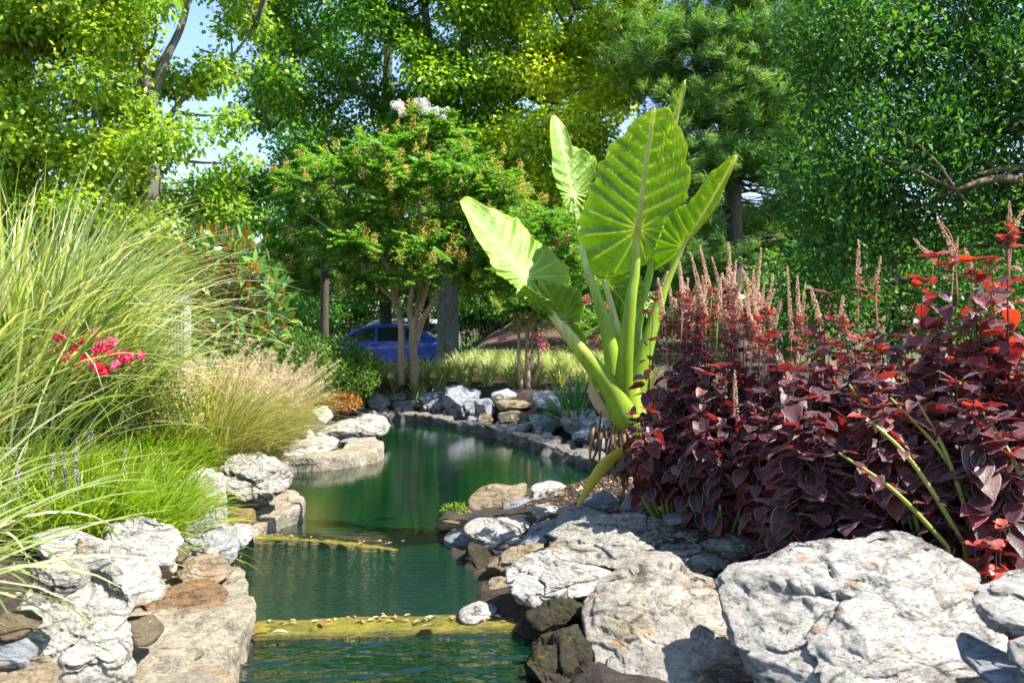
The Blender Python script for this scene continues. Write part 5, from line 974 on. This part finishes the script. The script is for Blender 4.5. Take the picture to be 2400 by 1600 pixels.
for k, (px, Y, lab) in enumerate([(170, 4.5, 'bright green grassy tuft at the left above the white boulders'), (300, 4.7, 'bright lime-green tuft directly above the rounded speckled boulder'), (340, 5.2, 'bright lime-green tuft arching over the cream stone'), (250, 5.4, 'bright green tuft below the pink flowers'), (370, 6.1, 'lime-green tuft at the right end of the mound, next to the white rocks'), (80, 4.9, 'bright green tuft leftmost of the mound, mixed with tall blades'), (340, 6.0, 'bright green tuft at the back of the mound'), (330, 5.1, 'bright lime-green tuft in the middle of the mound')]):
    r_ = clump('liriope', lab, at(px, Y), 850, .2, .52, .010, (.35, .3), (.6, 1.7), 'liriope', 20+k, GB, azm=(-.6, .8, .5))
    if k in (0, 3):
        rg = np.random.default_rng(k); c = at(px, Y)
        for j in range(5):
            mb = MB(); p0 = c+np.array([rg.normal(0, .1), rg.normal(-.05, .1), .1]); p1 = p0+np.array([rg.normal(0, .05), rg.normal(0, .05), rg.uniform(.28, .42)]); tube(mb, [p0, p1], [.002, .0015], sides=4, tint=.2)
            for t in np.linspace(.6, 1, 16):
                for _ in range(3): blob(mb, p0+(p1-p0)*t+rg.normal(0, .007, 3), .005, rg.random(), 4, 2)
            mb.build('flower_spike', M['lavender'], r_)
# flowering bush
fb = leafbush('flowering_bush', (P(205, 880, 5.9)[0], 6.0, .74), (.62, .45, .36), 9000, .026, 'bush_red', 'fine-leaved bush dotted with red and pink blossoms among the grasses', 'bush', 51, shell=.3, wl=.35)
rg = np.random.default_rng(52)
for x, y in ((135, 790), (148, 795), (212, 782), (222, 786), (180, 818), (222, 818), (240, 812), (250, 820), (262, 826), (290, 832), (300, 838), (158, 838), (170, 843), (176, 848), (212, 850), (226, 843), (234, 860), (248, 868), (234, 874), (305, 845), (240, 805), (255, 815), (190, 800), (275, 850), (320, 835), (140, 815), (200, 835), (265, 800)):
    mb = MB(); n = 44; x += rg.normal(0, 5); y += rg.normal(0, 4); c = P(x, y, 5.1+rg.uniform(-.05, .1)); q = c+unit(rg.normal(0, 1, (n, 3)))*.014
    cards(mb, q, rg.normal(0, 1, (n, 3)), rg.normal(0, 1, (n, 3))+np.array([0, -1, .5]), .022, .02, np.clip(rg.normal(rg.random(), .15, n), 0, 1)); mb.build('blossom', M['bloom_red'], fb)
# yucca
rg = np.random.default_rng(54); c = gp(1345, 10.3, 0); c[2] += .02
root = empty('yucca', c, 'spiky yucca with stiff pointed blades above the far stone wall', 'plant'); n = 120; a = rg.uniform(0, 6.28, n); mb = MB()
blades(mb, c+np.stack([np.cos(a)*.04, np.sin(a)*.04, 0*a+.05], -1), a, rg.uniform(.05, 1.5, n), rg.uniform(0, .35, n), rg.uniform(.38, .62, n), np.full(n, .028), rg.random(n), segs=5, rng=rg, twist=.15)
mb.build('blades', M['yucca'], root)
mb = MB(); tube(mb, [c-np.array([0, 0, .1]), c+np.array([0, 0, .1])], [.05, .04], n=4); mb.build('stem', M['husk'], root)
# variegated ground cover behind the far wall
rg = np.random.default_rng(55); n = 15000; xx = rg.uniform(-2.6, 1.8, n*2); yy = 12.9+rg.random(n*2)**1.2*7
k = (dpoly(xx, yy, POND) > .45) & ~inpoly(xx, yy, POND) & ~((xx < -.85) & (yy > 14.6)); xx, yy = xx[k][:n], yy[k][:n]; n = len(xx)
cx = np.round(xx*3.2)/3.2; cy = np.round(yy*3.2)/3.2; xx = xx*.35+cx*.65; yy = yy*.35+cy*.65; zz = zg(xx, yy)
mb = MB(); blades(mb, np.stack([xx, yy, zz], -1), rg.uniform(0, 6.28, n), np.abs(rg.normal(.25, .25, n)), rg.uniform(.6, 1.8, n), rg.uniform(.22, .42, n), rg.uniform(.008, .014, n), np.clip(rg.beta(2, 1.6, n)-.35*ss(16, 19, yy), 0, 1), segs=5, rng=rg)
mb.build('ground_cover', M['cover'], label='pale striped grassy ground cover spread behind the far stone wall', cat='ground cover', kind='stuff')
for nm, px, Y in (('small aquatic plant with yellow-green leaves at the tip of the right bank', 1068, 6.35), ('tiny yellow-green weed growing at the water on the left bank', 548, 4.95)):
    p = P(px, 1207 if px > 1000 else 1345, Y); leafbush('water_plant', (p[0], p[1], max(p[2], .06)), (.09 if px > 1000 else .035, .06, .045 if px > 1000 else .06), 240 if px > 1000 else 70, .022, 'yellowbush' if False else 'liriope', nm, 'plant', px, stems=5, wl=.4)
# ------------------------------------------------------------------ mulch chips, fallen leaves, foam
rg = np.random.default_rng(56); n = 9000
xx = rg.uniform(.1, 2.6, n*3); yy = rg.uniform(3.3, 6.4, n*3); k = (dpoly(xx, yy, POND) > .35) & ~inpoly(xx, yy, POND); xx, yy = xx[k][:n], yy[k][:n]; n = len(xx)
mb = MB(); Pp = np.stack([xx, yy, zg(xx, yy)+.012+rg.random(n)*.02], -1); D = rg.normal(0, 1, (n, 3)); D[:, 2] *= .25
cards(mb, Pp, D, np.array([0, 0, 1.])+rg.normal(0, .35, (n, 3)), rg.uniform(.015, .05, n), rg.uniform(.006, .014, n), rg.random(n)); mb.build('mulch_chips', M['chip'], label='dark shredded bark mulch scattered under the coleus', cat='mulch', kind='stuff')
n = 1400; xx = rg.uniform(.1, 2.4, n*3); yy = rg.uniform(3.3, 6.2, n*3); k = (dpoly(xx, yy, POND) > .35) & ~inpoly(xx, yy, POND); xx, yy = xx[k][:n], yy[k][:n]; n = len(xx); mb = MB()
Pp = np.stack([xx, yy, zg(xx, yy)+.03], -1); D = rg.normal(0, 1, (n, 3)); D[:, 2] *= .3; cards(mb, Pp, D, np.array([0, 0, 1.])+rg.normal(0, .4, (n, 3)), rg.uniform(.015, .045, n), rg.uniform(.01, .02, n), rg.random(n), fold=.3, shape=7)
n = 500; xx = rg.uniform(-2.6, -1.6, n); yy = rg.uniform(3.2, 5.2, n); Pp = np.stack([xx, yy, zg(xx, yy)+.02], -1); D = rg.normal(0, 1, (n, 3)); D[:, 2] *= .3; cards(mb, Pp, D, np.array([0, 0, 1.])+rg.normal(0, .4, (n, 3)), rg.uniform(.02, .06, n), rg.uniform(.004, .01, n), rg.random(n))
mb.build('leaf_litter', M['dead'], label='small dry brown leaves and straws scattered on the soil', cat='leaf litter', kind='stuff')
def dead_leaf(px, py, z, L, lab, seed, grp='dead leaves caught on the weir'):
    rg = np.random.default_rng(seed); p = G(px, py, z); p[2] = z; mb = MB(); a = rg.uniform(0, 6.28)
    cards(mb, [p], np.array([[math.cos(a), math.sin(a)*.6, .05]]), np.array([[rg.normal(0, .2), rg.normal(0, .2), 1]]), L, L*.45, rg.random(), fold=.25, shape=7)
    mb.build('fallen_leaf', M['dead'], label=lab, cat='leaf', group=grp)
for i, (x, y, lab) in enumerate([(628, 1483, 'oval tan leaf floating at the left end of the nearer weir'), (677, 1482, 'larger oval tan leaf second from the left end of the nearer weir'), (757, 1467, 'pale narrow leaf lying on the nearer weir left of its middle'), (985, 1470, 'orange-brown oak leaf in front of the middle of the nearer weir')]): dead_leaf(x, y, .035, .075, lab, i)
for i in range(46):
    x = (np.random.default_rng(i+200).uniform(625, 1180)); dead_leaf(x, 1458-14*(x-600)/600+np.random.default_rng(i+90).normal(0, 4), .03, .035, 'small dry leaf or twig among the debris on the nearer weir', 300+i, 'leaf debris on the nearer weir')
for i in range(26):
    x = (np.random.default_rng(i+400).uniform(640, 915)); dead_leaf(x, 1252+22*max(0, x-700)/215+np.random.default_rng(i+490).normal(0, 3), .062, .035, 'small dry leaf or twig among the debris on the short mossy weir', 500+i, 'leaf debris on the short weir')
for x, y, r_ in ((820, 1363, .010), (890, 1362, .012), (905, 1365, .011), (925, 1392, .008), (720, 1427, .014), (880, 1415, .009), (900, 1413, .008), (780, 1310, .007), (883, 1301, .008), (945, 1267, .009), (985, 1292, .007)):
    mb = MB(); p = G(x, y, 0.0 if y > 1270 else .03)
    for j in range(7): blob(mb, p+np.array([np.random.default_rng(j+int(x)).normal(0, r_*.9), np.random.default_rng(j*3+int(x)).normal(0, r_*.9), .002]), (r_*.6, r_*.6, r_*.4), .5, 7, 4)
    mb.build('foam_bubbles', M['foam'], label='small patch of white foam bubbles floating between the two weirs', cat='foam', group='foam patches on the water')
# ------------------------------------------------------------------ cars, fence, post, garden stakes
def paint(name, col):
    m, nt, b = newmat(name); n = noise_tex(nt, 3, 4, .6); c = ramp(nt, n, [(.3, tuple(x*.92 for x in col)), (.7, tuple(min(1, x*1.06) for x in col))])
    nt.links.new(c, b.inputs['Base Color']); b.inputs['Roughness'].default_value = .3; b.inputs['Metallic'].default_value = .0; b.inputs['Coat Weight'].default_value = 1; b.inputs['Coat Roughness'].default_value = .05; return m
M['blue_paint'] = paint('blue_paint', (.03, .08, .80)); M['silver_paint'] = paint('silver_paint', (.62, .64, .66))
M['glass'] = plain('car_glass', (.02, .03, .035), .06, spec=.9, bmp=0); M['tyre'] = plain('tyre_rubber', (.02, .02, .02), .85); M['rim'] = plain('rim_metal', (.5, .5, .52), .3, metal=.9, bmp=0)
M['trim'] = plain('black_trim', (.015, .015, .016), .5); M['lamp_red'] = plain('tail_lamp', (.45, .01, .01), .2, bmp=0); M['lamp_clear'] = plain('head_lamp', (.75, .78, .8), .1, bmp=0)
def car(label, x_front, Y, zgr, L, Ht, paintm, prof_low, glass, wheels, rot=0, Wd=1.76):
    """side profile in fractions of length and height, nose at -X"""
    root = empty('parked_car', (x_front+L/2, Y, zgr), label, 'car', 'cars parked behind the garden'); mbd = MB()
    pr = np.array(prof_low, float)*np.array([L, Ht]); pr[:, 0] -= L/2; belt = .60*Ht
    pr = smooth_path(np.column_stack([pr, np.zeros(len(pr))]), 90)[:, :2]
    def half(x, z):
        w_ = Wd/2*(1-.10*np.clip(np.abs(x/(L/2))-.55, 0, 1)**2*4.5); return w_-np.clip(z-belt, 0, 9)*.30-np.clip(.35*Ht-z, 0, 9)*.12
    cc = np.array([0, .45*Ht]); V = []; rings = [0, .3, .6, .8, .9, .96, 1.0]
    ys = [(.0, 1.0), (.5, 1.0), (.8, .995), (.93, .985), (.985, .96), (1.0, .90), (1.0, .6), (1.0, .3), (1.0, .02)]
    m = len(pr); col = []
    for s in (-1, 1):
        for yf, k in ys:
            for q in pr:
                p = cc+(q-cc)*k; V.append((p[0], s*half(p[0], p[1])*yf, p[1]))
    nr = len(ys); Fc = []
    for si in range(2):
        o = si*nr*m
        for r_ in range(nr-1):
            for j in range(m):
                a, b_, c_, d = o+r_*m+j, o+r_*m+(j+1) % m, o+(r_+1)*m+(j+1) % m, o+(r_+1)*m+j; Fc.append([a, b_, c_, d] if si == 0 else [d, c_, b_, a])
    ca, sa = math.cos(rot), math.sin(rot); O = np.array([x_front+L/2, Y, zgr])
    W = lambda v: np.stack([v[..., 0]*ca-v[..., 1]*sa, v[..., 0]*sa+v[..., 1]*ca, v[..., 2]], -1)+O
    mbd.add(W(np.array(V)), Fc); mbd.build('body', M[paintm], root)
    for g_ in glass:                        # side windows, each a slightly proud pane, both sides
        for s in (-1, 1):
            q = np.array(g_, float)*np.array([L, Ht]); q[:, 0] -= L/2; ctr = q.mean(0)
            v = np.array([[a, s*(half(a, b_)+.006), b_] for a, b_ in q]+[[ctr[0], s*(half(*ctr)+.006), ctr[1]]]); v2 = v.copy(); v2[:, 1] -= s*.03
            n = len(q); f = [[i, (i+1) % n, n] for i in range(n)]+[[n+1+i, n+1+(i+1) % n, 2*n+1] for i in range(n)]
            mb = MB(); mb.add(W(np.vstack([v, v2])), f); mb.add(W(np.vstack([v, v2])), [[i, (i+1) % n, n+1+(i+1) % n, n+1+i] for i in range(n)]); mb.build('window', M['glass'], root, smooth=False)
    for wx in wheels:
        for s in (-1, 1):
            c = np.array([wx*L-L/2, s*(Wd/2-.12), .32]); mb = MB(); tube(mb, W(np.array([c-[0, .10, 0], c-[0, .095, 0], c+[0, .095, 0], c+[0, .10, 0]])), [.27, .32, .32, .27], sides=28); t_ = mb.build('tyre', M['tyre'], root)
            mb = MB(); tube(mb, W(np.array([c+[0, s*.08, 0], c+[0, s*.115, 0]])), [.20, .18], sides=20)
            mb.build('rim', M['rim'], root)
    for s in (-1, 1):
        mb = MB(); blob(mb, W(np.array([.30*L-L/2, s*(Wd/2+.07), .66*Ht])), (.07, .09, .06), seg=10, rings=6); mb.build('wing_mirror', M[paintm], root)
        for hx in (.52, .73): mb = MB(); boxm(mb, W(np.array([hx*L-L/2, s*(Wd/2+.012), .56*Ht])), (.16, .03, .03)); mb.build('door_handle', M['trim'], root)
        mb = MB(); blob(mb, W(np.array([.03*L-L/2, s*Wd*.36, .45*Ht])), (.12, .16, .07), seg=10, rings=6); mb.build('headlight', M['lamp_clear'], root)
        mb = MB(); blob(mb, W(np.array([.97*L-L/2, s*Wd*.38, .55*Ht])), (.10, .12, .09), seg=10, rings=6); mb.build('tail_light', M['lamp_red'], root)
    return root
sedan = [(.01, .30), (.0, .42), (.03, .52), (.14, .60), (.25, .655), (.33, .78), (.42, .92), (.52, .985), (.62, 1.0), (.74, .97), (.85, .86), (.92, .74), (.985, .66), (1.0, .5), (.99, .32), (.95, .20), (.75, .165), (.5, .16), (.25, .165), (.05, .2)]
suv = [(.01, .30), (.0, .45), (.03, .55), (.16, .62), (.24, .66), (.33, .88), (.40, .97), (.55, 1.0), (.8, .99), (.93, .95), (.985, .75), (1.0, .5), (.99, .32), (.95, .22), (.75, .18), (.5, .18), (.25, .18), (.05, .22)]
car('dark blue hatchback partly hidden by the shrub and the crape myrtle', P(715, 0, 30)[0], 30, -.37, 4.25, 1.45, 'blue_paint', sedan,
    [[(.30, .65), (.385, .82), (.47, .90), (.52, .915), (.52, .64)], [(.54, .64), (.54, .92), (.63, .925), (.70, .91), (.72, .66)], [(.74, .66), (.725, .90), (.79, .86), (.855, .75), (.85, .68)]], (.19, .80))
car('silver car behind the blue one, only its pale roof and rear window showing', P(760, 0, 33)[0], 33.2, -.37, 4.5, 1.58, 'silver_paint', suv,
    [[(.30, .68), (.37, .88), (.44, .93), (.50, .93), (.50, .67)], [(.52, .67), (.52, .93), (.70, .93), (.70, .67)], [(.72, .67), (.72, .92), (.87, .89), (.93, .74), (.91, .68)]], (.19, .80))
M['iron'] = plain('black_iron', (.008, .008, .008), .95, spec=.1)
root = empty('iron_fence', (-5.3, 38, -.37), 'black iron picket fence in the shade behind the cars', 'fence')
for z in (.05, 1.05): mb = MB(); boxm(mb, (-5.3, 38, z-.2), (10, .04, .05)); mb.build('rail', M['iron'], root)
mb = MB()
for x in np.arange(-10.2, -.35, .13): boxm(mb, (x, 37.96, .33), (.022, .022, 1.3))
mb.build('pickets', M['iron'], root)
for x in (-10.3, -7.9, -5.4, -2.9, -.4): mb = MB(); boxm(mb, (x, 38, .4), (.08, .08, 1.55)); blob(mb, (x, 38, 1.22), .06, seg=8, rings=5); mb.build('post', M['iron'], root)
# grey slatted post
M['grey_wood'] = plain('weathered_grey_wood', (.22, .22, .20), .85, sc_=8)
Yp = 7.9; c = gp(421, Yp, 0); zt = P(421, 706, Yp)[2]; w_ = 44/F*Yp
root = empty('slatted_post', c, 'weathered grey slatted wooden post standing among the tan grasses', 'post')
mb = MB(); boxm(mb, (c[0], c[1], (c[2]+zt)/2-.03), (w_*.78, w_*.78, zt-c[2]-.04)); mb.build('core', M['trim'], root)
for s in range(6):
    for (ax, sg) in ((0, -1), (0, 1), (1, -1), (1, 1)):
        o = (s-2.5)/2.5*w_*.41; q = (c[0]+o, c[1]+sg*w_*.42, (c[2]+zt)/2-.02) if ax == 0 else (c[0]+sg*w_*.42, c[1]+o, (c[2]+zt)/2-.02)
        mb = MB(); boxm(mb, q, (w_*.10, w_*.10, zt-c[2]-.03)); mb.build('slat', M['grey_wood'], root)
mb = MB(); boxm(mb, (c[0]-.01, c[1], zt-.01), (w_*1.12, w_*1.12, .04)); boxm(mb, (c[0]-.01, c[1], zt+.025), (w_*.86, w_*.86, .034)); mb.build('cap', M['grey_wood'], root)
M['blue_glass'] = plain('blue_glass', (.01, .22, .75), .15, spec=.8, bmp=0)
for px, py, lab in ((87, 745, 'short blue glass garden stake, leftmost of three among the grass'), (112, 738, 'blue-topped garden stake in the middle of three among the grass'), (139, 737, 'bright blue slim garden stake, rightmost of three among the grass')):
    Yb = 5.6; c = gp(px, Yb, 0); t = P(px, py, Yb); root = empty('garden_stake', c, lab, 'garden ornament', 'blue garden stakes'); mb = MB(); tube(mb, [c, t], [.003, .003], sides=6); mb.build('rod', M['rim'], root)
    mb = MB(); tube(mb, [t-np.array([0, 0, .03]), t, t+np.array([0, 0, .025]), t+np.array([0, 0, .04])], [.004, .013, .011, .003], sides=12, n=12); mb.build('bulb', M['blue_glass'], root)
